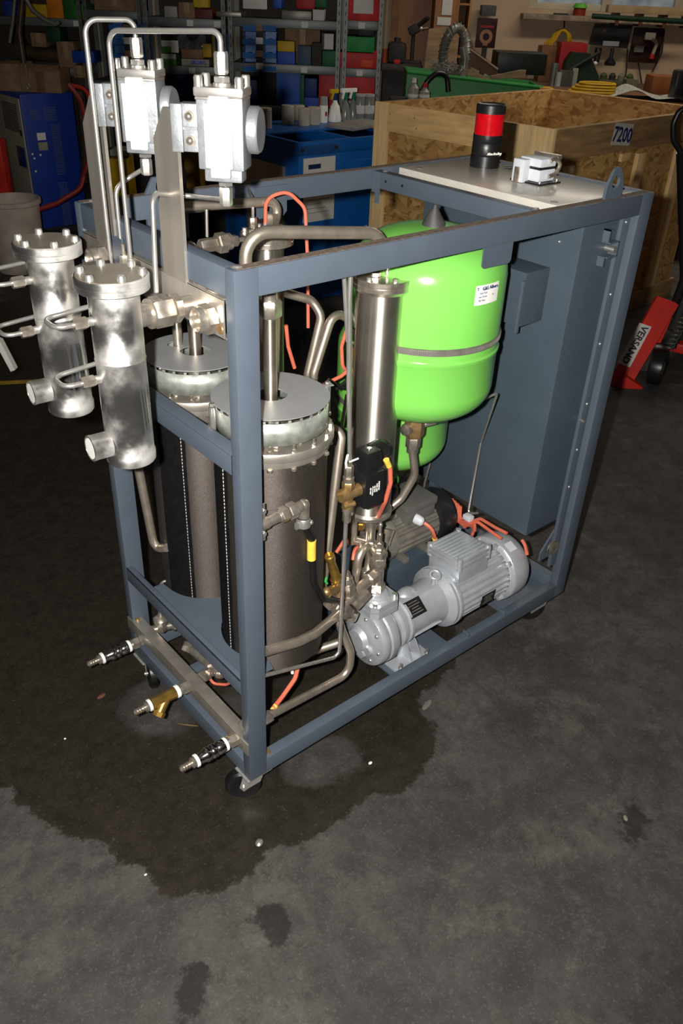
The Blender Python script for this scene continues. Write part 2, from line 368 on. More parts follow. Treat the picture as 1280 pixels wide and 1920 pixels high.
# control cabinet at the back end
cb=part('control_cabinet',MB().box(.974,LN-.03,.030,W-.03,.285,1.178,.004),CABP,'dark blue-grey sheet steel control cabinet')
part('cabinet_flange',MB().box(LN-a-.03,LN-a,.020,.0305,.12,1.15,.001),PAINT,None,cb)
for z in (1.135,.96,.83,.66,.52,.40): part('rivet',MB().sph((LN-a-.018,.019,z),.004,6),TUBE,None,cb)
for u,v in ((935,553),(1048,453)): 
    p=P(u,v,x=.972); part('rivet',MB().sph(p,.004,6),TUBE,None,cb)
for u,v in ((1108,744),(1084,785)):
    p=P(u,v,y=.03); part('threaded_stud',MB().cyl(p,p+V(-.004,-.022,.0),.0035,n=10),TUBE,None,cb)
bx=part('small_box',MB().box(.885,.974,.103,.262,.898,1.03,.0015),CABP,'small folded sheet box on the cabinet face',cb)
part('box_flange',MB().box(.876,.886,.101,.108,.885,1.012,.001),PAINT,None,bx)
# latch
lp=P(1136,455,y=.03); part('latch',MB().box(lp.x-.02,lp.x-.016,.012,.03,lp.z+.005,lp.z+.035).box(lp.x-.02,lp.x-.004,.012,.03,lp.z+.032,lp.z+.035).box(lp.x-.02,lp.x+.018,.006,.03,lp.z+.004,lp.z+.007).box(lp.x+.014,lp.x+.018,.006,.03,lp.z-.028,lp.z+.006).box(lp.x-.02,lp.x+.018,.006,.03,lp.z-.03,lp.z-.027).box(lp.x-.024,lp.x-.02,.012,.03,lp.z-.05,lp.z-.027),PAINT,None,cb)
part('latch_screw',MB().cyl((lp.x+.004,.03,lp.z-.012),(lp.x+.004,.004,lp.z-.012),.0075,n=14),TUBE,None,cb)
# white top panel with beacon and connector housing
wp=part('top_panel',MB().box(  .862,1.152,.036,.535,1.176,1.199,.002),WHITE,'white lacquered top panel')
for p in ((.885,.06),(1.12,.06),(1.12,.50),(.9,.50)): part('countersunk_screw',MB().lathe([(0,.001),(.004,.001),(.008,.0015),(.009,0)],(p[0],p[1],1.199),(p[0],p[1],2),14,h=1),GREYP,None,wp)
bc=P(886,303,z=1.199)+V(.028,.022,0); bx_,by_=bc.x,bc.y; z0=1.199; k=.0375
bx_,by_=1.075,.435
be=part('beacon_base',MB().lathe([(0,0),(k+.001,0),(k+.001,.028),(k-.001,.030),(k,.032),(k,.058),(k-.0015,.060),(k,.062),(k,.078),(0,.078)],(bx_,by_,z0),(bx_,by_,2),40,h=1),BLACK,'black signal beacon body with red lens')
part('red_lens',MB().lathe([(0,.078),(k-.001,.078),(k-.001,.127),(0,.127)],(bx_,by_,z0),(bx_,by_,2),40,h=1),REDL,'red translucent beacon lens',be)
part('beacon_cap',MB().lathe([(0,.127),(k,.127),(k,.146),(k-.003,.149),(k-.006,.147),(0,.146)],(bx_,by_,z0),(bx_,by_,2),40,h=1),BLACK,None,be)
q=(V(-.25,-1,0)).normalized(); txt('Allen-Bradley',.008,V(bx_,by_,z0+.036)+q*(k+.0003),q.cross(V(0,0,-1)),(0,0,1),WPL,be,ext=.0012,bold=.0003)
part('jumper_wire',MB().tube([(1.1,.39,1.2),(1.115,.375,1.202)],.003),BLACK,None,wp)
hx,hy=1.035,.235
hs=part('connector_housing',MB().box(hx-.03,hx+.03,hy-.034,hy+.03,1.204,1.232,.004).box(hx-.03,hx+.03,hy-.034,hy+.03,1.236,1.256,.005).box(hx-.052,hx-.028,hy-.002,hy+.032,1.2,1.252,.003),GREYPL,'light grey rectangular plug housing')
part('gasket',MB().box(hx-.029,hx+.029,hy-.033,hy+.029,1.231,1.237).box(hx-.04,hx+.04,hy-.048,hy+.045,1.199,1.2035,.001),BLACK,'black rubber gasket',hs)
part('locking_lever',MB().box(hx+.024,hx+.042,hy-.04,hy+.034,1.25,1.262,.004).tube([(hx,hy-.038,1.216),(hx+.022,hy-.04,1.22),(hx+.036,hy-.042,1.24),(hx+.02,hy-.04,1.256),(hx+.0,hy-.038,1.25)],.005,.01,8),FIT,'metal locking lever',hs); part('lever_tab',MB().box(hx-.058,hx-.052,hy+.008,hy+.022,1.2,1.235,.002),FIT,None,hs)
for q in ((-.033,-.04),(.033,-.04),(.033,.037),(-.033,.037)): part('screw_head',MB().cyl((hx+q[0],hy+q[1],1.2035),(hx+q[0],hy+q[1],1.208),.004,n=10),TUBE,None,hs)

# ---- insulated vessels ----
def vessel(cx,cy,i):
    v=part('insulated_vessel',MB().lathe([(0,.25),(.112,.25),(.117,.256),(.117,.79),(0,.79)],(cx,cy,0),(cx,cy,1),64,h=1),JACK,'grey-brown woven insulation jacket around a vertical vessel')
    for q in ([205,] if i else [168]):
        A=R_(q); f=lambda u,w,A=A:V(cx+(.1198+.0011*math.sin(w*23+u*3)*u)*math.cos(A+(u-.5)*.62),cy+(.1198+.0011*math.sin(w*23+u*3)*u)*math.sin(A+(u-.5)*.62),.26+w*.52)
        part('velcro_strip',MB().grid(f,6,30),VELC,'black velcro closing strip',v)
        st=MB()
        for n_ in range(60):
            aa=A+.24; z=.265+n_*.0088
            st.obox((cx+.1222*math.cos(aa),cy+.1222*math.sin(aa),z),(.0012,.0012,.005))
        part('stitching',st,STITCH,'row of white stitches',v)
    part('flange',MB().lathe([(0,.786),(.122,.786),(.123,.789),(.123,.800),(.128,.802),(.1295,.805),(.1295,.818),(.128,.821),(0,.821)],(cx,cy,0),(cx,cy,1),64,h=1),STEEL,'steel flange ring with bolts',v)
    for q in range(16):
        an=R_(q*22.5+8); x,y=cx+.1215*math.cos(an),cy+.1215*math.sin(an)
        part('flange_bolt',MB().hex((x,y,.821),(x,y,.828),.006).cyl((x,y,.828),(x,y,.836),.003,n=8),FIT,None,v); part('flange_nut',MB().hex((x,y,.779),(x,y,.786),.006),FIT,None,v)
    cl=MB(); n=96
    f=lambda u,w:V(cx+.1165*math.cos(u*2*PI),cy+.1165*math.sin(u*2*PI),.833+w*.048)
    cl.grid(f,64,1)
    for q in range(60):
        if q%2: continue
        aa=2*PI*q/60; cl.obox((cx+.1165*math.cos(aa),cy+.1165*math.sin(aa),.8835),(.0015,.006,.006),Matrix.Rotation(aa,3,'Z'))
    o=part('heat_shield_band',cl,ZINC,'galvanised perforated shield band',v); s=o.modifiers.new('thickness','SOLIDIFY'); s.thickness=.0015
    for q in range(12):
        an=R_(q*30); x,y=cx+.095*math.cos(an),cy+.095*math.sin(an); part('stud',MB().cyl((x,y,.821),(x,y,.84),.005,n=8).hex((x,y,.823),(x,y,.832),.008),FIT,None,v)
    for h in (0,1):
        a0=R_(-12+180*h); hole=[(.034*math.cos(a0+PI-PI*q/12),.034*math.sin(a0+PI-PI*q/12)) for q in range(13)]
        pl=circ(.1195,40,(0,0),a0,a0+PI,False)+hole
        if h==0: pl.insert(0,(.14*math.cos(a0-.04),.14*math.sin(a0-.04))); pl.insert(1,(.14*math.cos(a0+.1),.14*math.sin(a0+.1)))
        hl=[circ(.0165,14,(-.015,.063))] if h==0 else []
        part('cover_plate',MB().prism(pl,(cx,cy,.8865+.0032*h),(1,0,0),(0,1,0),.0018,hl),ALU,'grey semicircular aluminium cover plate',v)
    for an,rr in ((R_(-12),.128),(R_(170),.126)):
        x,y=cx+rr*math.cos(an),cy+rr*math.sin(an); part('spacer_post',MB().cyl((x,y,.82),(x,y,.888),.0065,n=12).hex((x,y,.89),(x,y,.896),.006).hex((x,y,.82),(x,y,.828),.009),TUBE,None,v)
    part('riser_pipe',MB().cyl((cx,cy,.82),(cx,cy,1.075),.0135,n=20),PIPEV,None,v)
    part('inner_stub',MB().lathe([(.030,.825),(.030,.87),(.027,.87),(.027,.825)],(cx,cy,0),(cx,cy,1),24,h=1),FIT,None,v)
    return v
v1=vessel(.175,.148,0); v2=vessel(.175,.433,1)
for cy,yb,i in ((.148,.133,0),(.433,.37,1)):
    par=(v1,v2)[i]
    part('union_nut',MB().hex((.175,cy,1.05),(.175,cy,1.084),.023).cyl((.175,cy,1.084),(.175,cy,1.1),.015).sph((.175,cy,1.11),.019,8),FIT,None,par)
    part('elbow_pipe',MB().tube([(.175,cy,1.11),(.10,yb+(cy-yb)*.5,1.112),(.03,yb,1.113),(.0,yb,1.113)],.014,.03),PIPE,None,par)
# pipes A and B (second risers across to the steel columns)
c1=(.475,.16); c2=(.385,.45)
pa=P(455,437,y=.205); part('crossover_pipe',MB().tube([(.165,.211,.84),(.165,.211,pa.z),P(704,437,y=.16),(c1[0]+.025,.155,1.10)],.0125,.045,16),PIPE)
part('crossover_pipe',MB().tube([(.165,.49,.84),(.165,.49,1.185),P(524,377,y=.455),(c2[0]+.022,.455,1.12)],.0105,.035,16),PIPE)
# ---- steel columns ----
def column(c,zb,zt,R,lab,F=.0635):
    x,y=c; k=part('separator_column',MB().lathe([(0,zb-.004),(R*.7,zb),(R+.001,zb+.008),(R,zb+.014),(R,zt-.02),(0,zt-.02)],(x,y,0),(x,y,1),48,h=1),COLM,lab)
    part('column_flange',MB().lathe([(0,zt-.03),(R+.003,zt-.03),(F,zt-.022),(F,zt-.014),(F-.001,zt-.013),(F,zt-.012),(F,zt-.001),(F-.001,zt),(0,zt)],(x,y,0),(x,y,1),48,h=1),FIT,None,k)
    for q in range(6):
        an=R_(q*60+15); bx,by=x+(F-.010)*math.cos(an),y+(F-.010)*math.sin(an); part('flange_bolt',MB().cyl((bx,by,zt),(bx,by,zt+.0012),.0075,n=14),TUBE,None,k); part('bolt_head',MB().hex((bx,by,zt+.001),(bx,by,zt+.008),.006),TUBE,None,k)
    part('bottom_ring',MB().lathe([(R,zb+.006),(R+.004,zb+.004),(R+.005,zb+.014),(R,zb+.02)],(x,y,0),(x,y,1),48,h=1),FIT,None,k)
    return k
k1=column(c1,.49,1.078,.0535,'tall brushed stainless column, front one of two')
k2=column(c2,.50,1.115,.038,'tall brushed stainless column, rear one of two',.060)
for kk,(x,y),zt in ((k1,(c1[0]+.025,.155),1.078),(k2,(c2[0]+.015,.455),1.115)):
    part('big_nut',MB().hex((x,y,zt),(x,y,zt+.012),.02).hex((x,y,zt+.014),(x,y,zt+.04),.0175,.1),FIT,None,kk)
for kk,(x,y),zt in ((k1,(c1[0]-.02,.165),1.078),(k2,(c2[0]-.03,.46),1.115)):
    part('small_nut',MB().hex((x,y,zt),(x,y,zt+.01),.014).hex((x,y,zt+.012),(x,y,zt+.034),.009),FIT,None,kk)
    part('probe_tube',MB().tube([(x,y,zt+.03),(x,y,zt+.07),(x+.05,y+.09,zt+.075)],.0035,.02,8),TUBE,None,kk)
    part('sensor',MB().cyl((x+.023,y-.014,zt),(x+.023,y-.014,zt+.022),.0055,n=12),TUBE,None,kk)
part('sensor_cable',MB().tube([(c2[0]-.007,.446,1.135),(c2[0]-.005,.446,1.19),(c2[0]+.035,.42,1.205),(c2[0]+.068,.4,1.17),(c2[0]+.07,.39,1.05),(c2[0]+.07,.385,.9)],.004,.03,8),ORG,'orange cable looping over the rear column')
part('cable_tag',MB().cyl((c2[0]+.07,.39,1.075),(c2[0]+.07,.388,1.055),.0048,n=8),YEL,'yellow cable tag')
# ---- green expansion tanks ----
def tank(cx,cy,R,zb,zt,lab):
    h=zt-zb; d=R*.52; pr=[(0,zb)]
    for q in range(1,9): an=PI/2*q/8; pr.append((R*math.sin(an)**.8 if q<8 else R,zb+d*(1-math.cos(an))))
    zm=zb+h*.42; pr+=[(R,zm-.012),(R+.0025,zm-.008),(R+.0035,zm),(R+.0005,zm+.003),(R,zm+.006)]
    for q in range(0,9): an=PI/2*q/8; pr.append((R*math.cos(an)**.8 if q else R,zt-d*(1-math.sin(an))))
    pr[-1]=(0,zt)
    k=part('expansion_tank',MB().lathe(pr,(cx,cy,0),(cx,cy,1),72,h=1),GREEN,lab,sharp=50)
    zc=zm+.028; part('strap_clamp',MB().lathe([(R+.0005,zc-.008),(R+.003,zc-.007),(R+.003,zc+.007),(R+.0005,zc+.008)],(cx,cy,0),(cx,cy,1),72,h=1),GREYP,'perforated steel band clamp',k)
    sl=MB()
    for q in range(130):
        an=R_(175+q*1.25); sl.obox((cx+(R+.003)*math.cos(an),cy+(R+.003)*math.sin(an),zc),(.0016,.0014,.010),Matrix.Rotation(an,3,'Z'))
    part('clamp_thread',sl,TUBE,None,k).__setitem__('kind','stuff')
    part('bottom_neck',MB().lathe([(0,zb-.012),(.052,zb-.012),(.054,zb-.008),(.052,zb+.006),(.0,zb+.01)],(cx,cy,0),(cx,cy,1),36,h=1),TUBE,None,k)
    part('air_cap',MB().lathe([(0,zt-.003),(.058,zt-.004),(.060,zt-.006),(.058,zt-.010)],(cx,cy,0),(cx,cy,1),36,h=1),WPL,'white paper ring on top',k)
    part('cone_cap',MB().lathe([(.026,zt-.004),(.025,zt+.004),(.006,zt+.036),(.004,zt+.042),(0,zt+.043)],(cx,cy,0),(cx,cy,1),28,h=1),CONE,'dark rubber cone cap',k)
    return k
t1=(.64,.186); t2=(.79,.42)
g1=tank(*t1,.173,.715,1.155,'large bright green expansion tank in front')
g2=tank(*t2,.160,.425,.86,'bright green expansion tank, lower and behind')
part('lower_spacer',MB().lathe([(.03,.40),(.03,.43)],(t2[0],t2[1],0),(t2[0],t2[1],1),20,h=1),FIT,None,g2)
# label sheet on tank 1
def onT(p): # angle of a picture point on tank-1 surface
    d=(p-CAM).normalized(); ox,oy=CAM.x-t1[0],CAM.y-t1[1]; A=d.x**2+d.y**2; Bq=2*(ox*d.x+oy*d.y); Cq=ox*ox+oy*oy-.1745**2
    s=(-Bq-math.sqrt(max(0,Bq*Bq-4*A*Cq)))/(2*A); q=CAM+d*s; return math.atan2(q.y-t1[1],q.x-t1[0]),q.z
a0,za=onT(P(891,555,y=0)); a1,zb_=onT(P(935,540,y=0)); zt_=za+.026; 
a0,zt_=onT(P(893,537,y=0)); a1,_=onT(P(936,526,y=0)); _,zb_=onT(P(891,574,y=0))
f=lambda u,w:V(t1[0]+.1742*math.cos(a0+(a1-a0)*u),t1[1]+.1742*math.sin(a0+(a1-a0)*u),zb_+(zt_-zb_)*w)
lb=part('tank_label',MB().grid(f,8,1),WPL,'white printed label on the green tank',g1)
INK=mat('blue_black_ink','3a4a6a',.6); INK2=mat('grey_ink','8a8f99',.6)
for s_,sz,u,w,mm in (('G&S Albers',.017,.56,.82,INK),('T',.014,.08,.82,INK),('Serie Tank',.008,.30,.60,INK2),('max. Druck',.008,.28,.42,INK2),('bar',.008,.72,.44,INK2),('Typ Stage',.008,.26,.24,INK2)):
    am=a0+(a1-a0)*u; o=f(u,w)+V(math.cos(am),math.sin(am),0)*.0006; txt(s_,sz*(.62),o,(-math.sin(am),math.cos(am),0),(0,0,1),mm,g1,'label_text',ext=.0008)
# block valve below tank 1
x,y=t1; bv=part('valve_block',MB().hex((x,y,.64),(x,y,.703),.026,.4),BRZ,'dull bronze hexagonal valve block')
bd=(V(-.75,.05,-.0)).normalized(); part('side_plug',MB().cyl(V(x,y,.665),V(x,y,.665)+bd*.03,.016,n=16).hex(V(x,y,.665)+bd*.03,V(x,y,.665)+bd*.038,.013),FIT,None,bv)
part('lower_nut',MB().hex((x,y,.608),(x,y,.64),.019).cyl((x,y,.595),(x,y,.61),.015),FIT,None,bv)
part('side_nut',MB().hex((x+.02,y-.01,.675),(x+.055,y-.02,.678),.011),TUBE,None,bv)
def pl(*l): return [P(u,v,**{k:c}) for u,v,k,c in l]
part('tank_pipe',MB().tube([(x,y,.6),P(778,890,y=.186),P(752,935,y=.2),P(700,978,y=.23)],.0105,.05,16),PIPE)
part('capillary_tube',MB().tube([(x+.05,y-.02,.678),P(932,737,y=.11),P(901,830,x=.95),P(877,962,x=.93),P(895,962,x=.93)],.0035,.008,8),TUBE)
part('capillary_tube',MB().tube([P(806,868,x=.93),P(796,905,x=.93),P(790,940,x=.93)],.0035,.008,8),TUBE)
# ---- front manifold bar, separators, uprights ----
part('manifold_bar',MB().box(-.003,0,.03,.545,1.078,1.148,.0006).box(-.003,.04,.03,.545,1.1455,1.1485,.0006).box(-.003,.014,.03,.545,1.078,1.081,.0006),STEEL,'stainless angle bar carrying the two uprights')
bc_=part('clamp_plate',MB().box(.0,.045,.06,.125,1.1485,1.152,.001),FIT)
part('hex_bolt',MB().cyl((.02,.095,1.152),(.02,.095,1.154),.013,n=18).hex((.02,.095,1.154),(.02,.095,1.163),.0085),TUBE,None,bc_)
part('yellow_strip',MB().box(.028,.042,.05,.14,1.1525,1.154),BRASS,'gold-coloured strip',bc_)
def port(y,z,stub=True):
    part('open_port',MB().lathe([(.0155,.006),(.0155,-.03),(.018,-.036),(.021,-.034),(.021,0)],(0,y,z),(1,y,z),24,h=1).lathe([(.0155,.006),(0,.006)],(0,y,z),(1,y,z),24,h=1).hex((-.024,y,z),(-.004,y,z),.026),FIT,'short open threaded port')
port(.066,1.107); port(.455,1.118)
part('plug_screw',MB().cyl((-.0035,.04,1.095),(-.006,.04,1.095),.009,.008,14),BRZ)
def separator(cx,cy,zb,zt,yb,i):
    R=.0415
    k=part('separator_vessel',MB().lathe([(0,zb),(R,zb),(R+.002,zb+.003),(R+.002,zb+.018),(R,zb+.022),(R,zb+.19),(R+.0012,zb+.192),(R,zb+.194),(R,zt-.02),(0,zt-.02)],(cx,cy,0),(cx,cy,1),56,h=1),POL,'mottled polished steel separator hung on the front, '+('nearer' if not i else 'farther')+' of two')
    part('lid_flange',MB().lathe([(0,zt-.024),(.056,zt-.024),(.059,zt-.022),(.059,zt-.0135),(.057,zt-.0125),(.059,zt-.0115),(.0595,zt-.002),(.058,zt),(0,zt)],(cx,cy,0),(cx,cy,1),56,h=1),POL,None,k)
    part('lid_face',MB().lathe([(0,.0),(.056,.0),(.056,.0006),(0,.0007)],(cx,cy,zt),(cx,cy,2),48,h=1),mat('matt_brown_steel','8d8578',.5,.6,.08,20),'matt lid face',k)
    for q in range(6):
        an=R_(q*60+22); bx,by=cx+.049*math.cos(an),cy+.049*math.sin(an); part('lid_bolt',MB().lathe([(0,.011),(.005,.0105),(.0068,.008),(.0072,0)],(bx,by,zt),(bx,by,2),12,h=1),TUBE,None,k)
    A=R_(180+(28 if not i else 30)); d=V(math.cos(A),math.sin(A),0)*-1
    d=V(-.86,.12,0).normalized() if 0 else V(-1,.05,0).normalized()
    b=P(200,840,y=cy) if not i else P(85,738,y=cy)
    o=V(cx,cy,b.z+.006)
    part('side_stub',MB().lathe([(.0225,.038),(.0225,.064),(.0235,.073),(.021,.074),(.019,.062),(.0,.062)],o,o+d,28,h=1),POL,'short open side stub',k)
    part('stub_mouth',MB().lathe([(0,.060),(.0185,.060),(.0188,.0735),(0,.0735)],o,o+d,20,h=1),WPL,'white disc standing for flash glare in the stub mouth',k)  # added white disc: flash glare of the open mouth put into its colour
    sg=1
    for (u,v,ly,hz) in (((146,608,.052,0),(170,715,.05,0)) if not i else ((40,528,.09,0),(52,622,.055,0))):
        p=P(u,v,y=cy); zz=p.z; x0=cx-R+.002
        n0=V(x0,cy,zz); part('side_boss',MB().cyl(n0,n0+V(-.012,0,0),.0075,n=12),TUBE,None,k)
        part('tube_nut',MB().hex(n0+V(-.011,0,0),n0+V(-.034,0,0),.0105),FIT,None,k)
        part('hairpin_tube',MB().tube([n0+V(-.03,0,0),n0+V(-.062-.0,0.0,0),n0+V(-.062,ly,.0),n0+V(.06,ly+.012,.004)],.0042,.022 if ly<.08 else .035,10),TUBE,None,k)
    # union to the bar
    zu=1.11; x0=cx+R-.003
    part('union',MB().cyl((x0,yb,zu),(x0+.02,yb,zu),.0195,n=24).cyl((x0+.02,yb,zu),(x0+.024,yb,zu),.0255,n=24).hex((x0+.024,yb,zu),(x0+.062,yb,zu),.027).hex((x0+.064,yb,zu),(x0+.078,yb,zu),.0245,.5).cyl((x0+.078,yb,zu),(0.0,yb,zu),.018,n=20),FIT,None,k)
    return k
s1=separator(-.143,.133,.855,1.187,.133,0)
s2=separator(-.146,.372,.86,1.186,.372,1)
def upright(y0,y1,zt):
    w_=y1-y0
    return part('flat_upright',MB().prism([(0,1.145),(w_,1.145),(w_,zt-.05),(w_*.5,zt),(0,zt)],(-.0045,y0,0),(0,1,0),(0,0,1),.006),STEEL,'tall brushed stainless flat bar standing up')
upright(.142,.217,1.415); upright(.398,.478,1.405)
def valve(cx,cy,cz):
    x=0;Y=0;old=len(T.children); RZ=Matrix.Translation((cx,cy,0))@Matrix.Rotation(R_(42),4,'Z')
    def part(n,mb,m,label=None,par=None,sharp=38):
        mb.bm.transform(RZ); return obj(n,mb,m,par or T,label,sharp)
    k=part('valve_body',MB().box(x-.022,x+.03,Y-.036,Y+.036,cz-.056,cz+.043,.003).box(x-.012,x+.02,Y-.03,Y+.03,cz-.075,cz-.05,.003),VCAST,'cast aluminium pneumatic valve')
    part('front_plate',MB().box(x-.031,x-.022,Y-.02,Y+.022,cz-.052,cz+.038,.002).box(x-.029,x-.02,Y-.015,Y+.015,cz-.066,cz+.047,.002),WPL,'glaring white front plate',k)
    part('valve_cover',MB().box(x-.027,x+.032,Y-.038,Y+.038,cz+.046,cz+.060,.004).box(x-.025,x+.03,Y-.036,Y+.036,cz+.042,cz+.046,.001),TUBE,None,k)
    for sx in (-.018,.022):
        for sy in (-.031,.031): part('cover_bolt',MB().lathe([(.0068,.058),(.0068,.072),(.0055,.0745),(0,.075)],(x+sx,Y+sy,cz),(x+sx,Y+sy,9),14,h=1),TUBE,None,k)
    part('top_fitting',MB().cyl((x,Y,cz+.06),(x,Y,cz+.064),.013,n=18).hex((x,Y,cz+.064),(x,Y,cz+.073),.013).hex((x,Y,cz+.075),(x,Y,cz+.105),.0105,.8),TUBE,None,k)
    part('bottom_fitting',MB().hex((x,Y,cz-.082),(x,Y,cz-.076),.012).hex((x,Y,cz-.112),(x,Y,cz-.084),.0105,.8),TUBE,None,k)
    an=V(0,-1,0); part('side_dial',MB().lathe([(.0,.036),(.028,.036),(.034,.040),(.034,.052),(.031,.056),(0,.056)],(x+.012,Y,cz+.0),(x+.012,Y-1,cz),40,h=1),VCAST,'round machined side cap',k)
    br=part('mounting_bracket',MB().box(x-.016,x+.014,Y+.034,Y+.066,cz-.033,cz+.035,.002).box(x-.024,x-.018,Y+.058,Y+.076,cz-.033,cz+.035,.002).box(x-.02,x-.016,Y+.036,Y+.064,cz-.001,cz+.003),VCAST,None,k)
    for zz in (-.016,.018): part('bracket_bolt',MB().cyl((x-.016,Y+.048,cz+zz),(x-.020,Y+.048,cz+zz),.0078,n=16).sph((x-.020,Y+.048,cz+zz),.006,6),FIT,None,k)
    mk=MB()
    for q,zz in enumerate((.03,.018,.012,.006,-.026,-.033,-.04)): mk.obox((x-.0222,Y-.029,cz+zz),(.001,.006,.0025),Matrix.Rotation(.5*(-1)**q,3,'X'))
    part('cast_marks',mk,WPL,None,k)
    return k
pva=P(419,240,x=.045); pvb=P(265,200,x=.05); va=valve(pva.x,pva.y,pva.z-.002); vb=valve(pvb.x,pvb.y,pvb.z)
for (pv,u0,v0,u1,v1,lb_) in ((pva,202,57,399,57,'bright bent steel tube rising over to the near valve'),(pvb,157,36,250,37,'bright bent steel tube rising over to the far valve')):
    a_=P(u0,v0,x=-.03); b_=V(pv.x,pv.y,P(u1,v1,x=pv.x).z)
    part('loop_tube',MB().tube([(a_.x,a_.y,1.10),a_,b_,(pv.x,pv.y,pv.z+.10)],.0042,.022,12),TUBE,lb_)
zv=pva.z-.11; part('valve_tube',MB().tube([(pva.x,pva.y,zv),V(pva.x,pva.y,P(404,367,x=pva.x).z),P(352,367,x=.05),P(285,362,y=.15),P(293,548,y=.135)],.0042,.018,12),TUBE)
zv=pvb.z-.11; part('valve_tube',MB().tube([(pvb.x,pvb.y,zv),V(pvb.x,pvb.y,P(271,312,x=pvb.x).z),P(240,334,x=.03),P(216,352,x=.0),P(230,494,x=.0)],.0042,.03,12),TUBE)
part('valve_tube',MB().tube([P(387,392,y=.37),P(388,444,y=.37)],.0032),TUBE)
p=P(398,458,y=.37); part('check_valve',MB().hex(p+V(-.03,0,0),p+V(.008,0,0),.014).hex(p+V(.01,0,0),p+V(.034,0,0),.021).cyl(p+V(.034,0,0),p+V(.042,0,0),.017).hex(p+V(.042,0,0),p+V(.06,0,0),.012).cyl(p+V(.06,0,0),p+V(.14,0,0),.005,n=12),FIT)
p=P(232,478,y=.36); part('small_nut',MB().hex(p,p+V(0,0,-.03),.009).cyl(p,p+V(0,0,.02),.004),FIT)
# ---- bottom hose couplings ----
def coupling(u0,v0,u1,v1,kind):
    o=P(u0,v0,x=-.004); L=.135
    ax=V(-1,0,0); q=lambda s:o+ax*s
    k=part('hose_coupling',MB().hex(q(-.03),q(.0),.014).hex(q(.0),q(.02),.0165).cyl(q(.02),q(.026),.014),FIT,None)
    part('thread_tape',MB().lathe([(.0155,.026),(.0165,.027),(.0165,.034),(.015,.036)],o,q(1),20,h=1),PTFE,'white thread tape ring',k)
    if kind:
        part('coupling_body',MB().lathe([(.0,.034),(.0165,.034),(.017,.05),(.0145,.054),(.0175,.058),(.0175,.066),(.015,.070),(.0175,.074),(.0175,.082),(.014,.088),(.013,.104),(0,.105)],o,q(1),24,h=1),CHROME,'polished ball check body',k)
    else:
        bb=part('coupling_body',MB().lathe([(0,.034),(.0145,.034),(.0155,.036),(.0145,.05),(.013,.085),(.0145,.088),(.0145,.10),(0,.101)],o,q(1),8,h=1),BRASS,'brass dirt trap body',k)
        part('strainer_leg',MB().cyl(q(.06),q(.088)+V(0,-.012,-.026),.0125,n=16).cyl(q(.086)+V(0,-.011,-.024),q(.094)+V(0,-.014,-.032),.016,.0155,8),BRASS,None,bb)
    part('thread_tape',MB().lathe([(.0135,.102),(.0155,.103),(.0155,.108),(.013,.110)],o,q(1),20,h=1),PTFE,None,k)
    part('hose_tail',MB().lathe([(.0125,.108),(.013,.118),(.0085,.120)]+[(r,.122+.006*j+e) for j in range(4) for r,e in ((.0068,0),(.0095,.0045),(.0068,.0048))]+[(.004,.148),(0,.148)],o,q(1),14,h=1),FIT,None,k)
    return k
coupling(260,1203,0,0,1); coupling(352,1286,0,0,0); coupling(442,1384,0,0,1)
# inside fittings behind the bar
p=P(302,1166,y=.48); part('angle_seat_valve',MB().hex(p+V(0,0,-.03),p+V(0,0,.0),.014).lathe([(.019,.0),(.020,.012),(.016,.016),(.008,.02),(.005,.035),(0,.036)],p,p+V(0,0,1),20,h=1).cyl(p+V(-.03,.02,-.03),p+V(.05,-.0,-.03),.012).hex(p+V(.03,0,-.03),p+V(.062,0,-.03),.017),FIT)
part('thin_tube',MB().tube([p+V(0,0,.03),P(295,1108,y=.48),P(303,1092,y=.46),P(322,1084,y=.45)],.0032,.012,8),TUBE)
p=P(362,1212,y=.40); part('pipe_fitting',MB().hex(p+V(-.02,.02,.0),p+V(-.004,.004,-.01),.015).cyl(p+V(-.004,.004,-.01),P(392,1245,y=.33),.013).hex(P(395,1240,y=.33),P(402,1262,y=.32),.019).hex(P(398,1255,y=.33),P(420,1262,y=.30),.017).sph(P(412,1262,y=.30),.017,8),FIT)
part('pipe_fitting',MB().cyl(P(352,1284,x=.02),P(392,1262,x=.09),.011).hex(P(375,1272,x=.05),P(388,1266,x=.08),.017),FIT)
part('blue_brace',MB().box(.03,.20,.35,.38,.03,.05,.002),PAINT)
part('heater_cable',MB().tube([P(392,1270,y=.30),P(400,1282,y=.29),P(425,1284,y=.26),P(447,1270,y=.22)],.0038,.02,8),ORG,'orange cable')
p=P(283,1000,y=.46); part('drain_pipe',MB().tube([P(260,880,y=.46),P(287,1015,y=.46),P(296,1028,y=.45),P(312,1027,y=.42)],.0105,.02,14),PIPE)
part('bar_end_fitting',MB().hex(P(455,1362,x=.0),P(470,1352,x=.03),.016),FIT)
# ---- fittings on the long side, left to right ----
p=P(496,975,y=.025); q=P(548,962,y=.02)
mp=part('mounting_plate',MB().prism([(0,-.03),(.018,-.03),(.018,.055),(0,.055)],(.046,.018,p.z-.01),(1,0,0),(0,0,1),.003),FIT)
for dz in (.028,-.024): part('hex_bolt',MB().hex((.06,.012,p.z+dz),(.06,.018,p.z+dz),.006),TUBE,None,mp)
A_=V(.05,.02,p.z-.004)
ux=V(1,-.0,0); b=lambda s:A_+ux*s+V(0,0,s*.06)
lf=part('pipe_nipple',MB().cyl(b(0),b(.022),.0135).cyl(b(.022),b(.05),.0115).cyl(b(.05),b(.053),.0128).hex(b(.053),b(.07),.0165).hex(b(.072),b(.092),.018,.2).cyl(b(.092),b(.11),.012).sph(b(.112),.0135,8).cyl(b(.112),b(.112)+V(0,0,-.028),.0125,n=18),FIT,'nickel-plated elbow pipe')
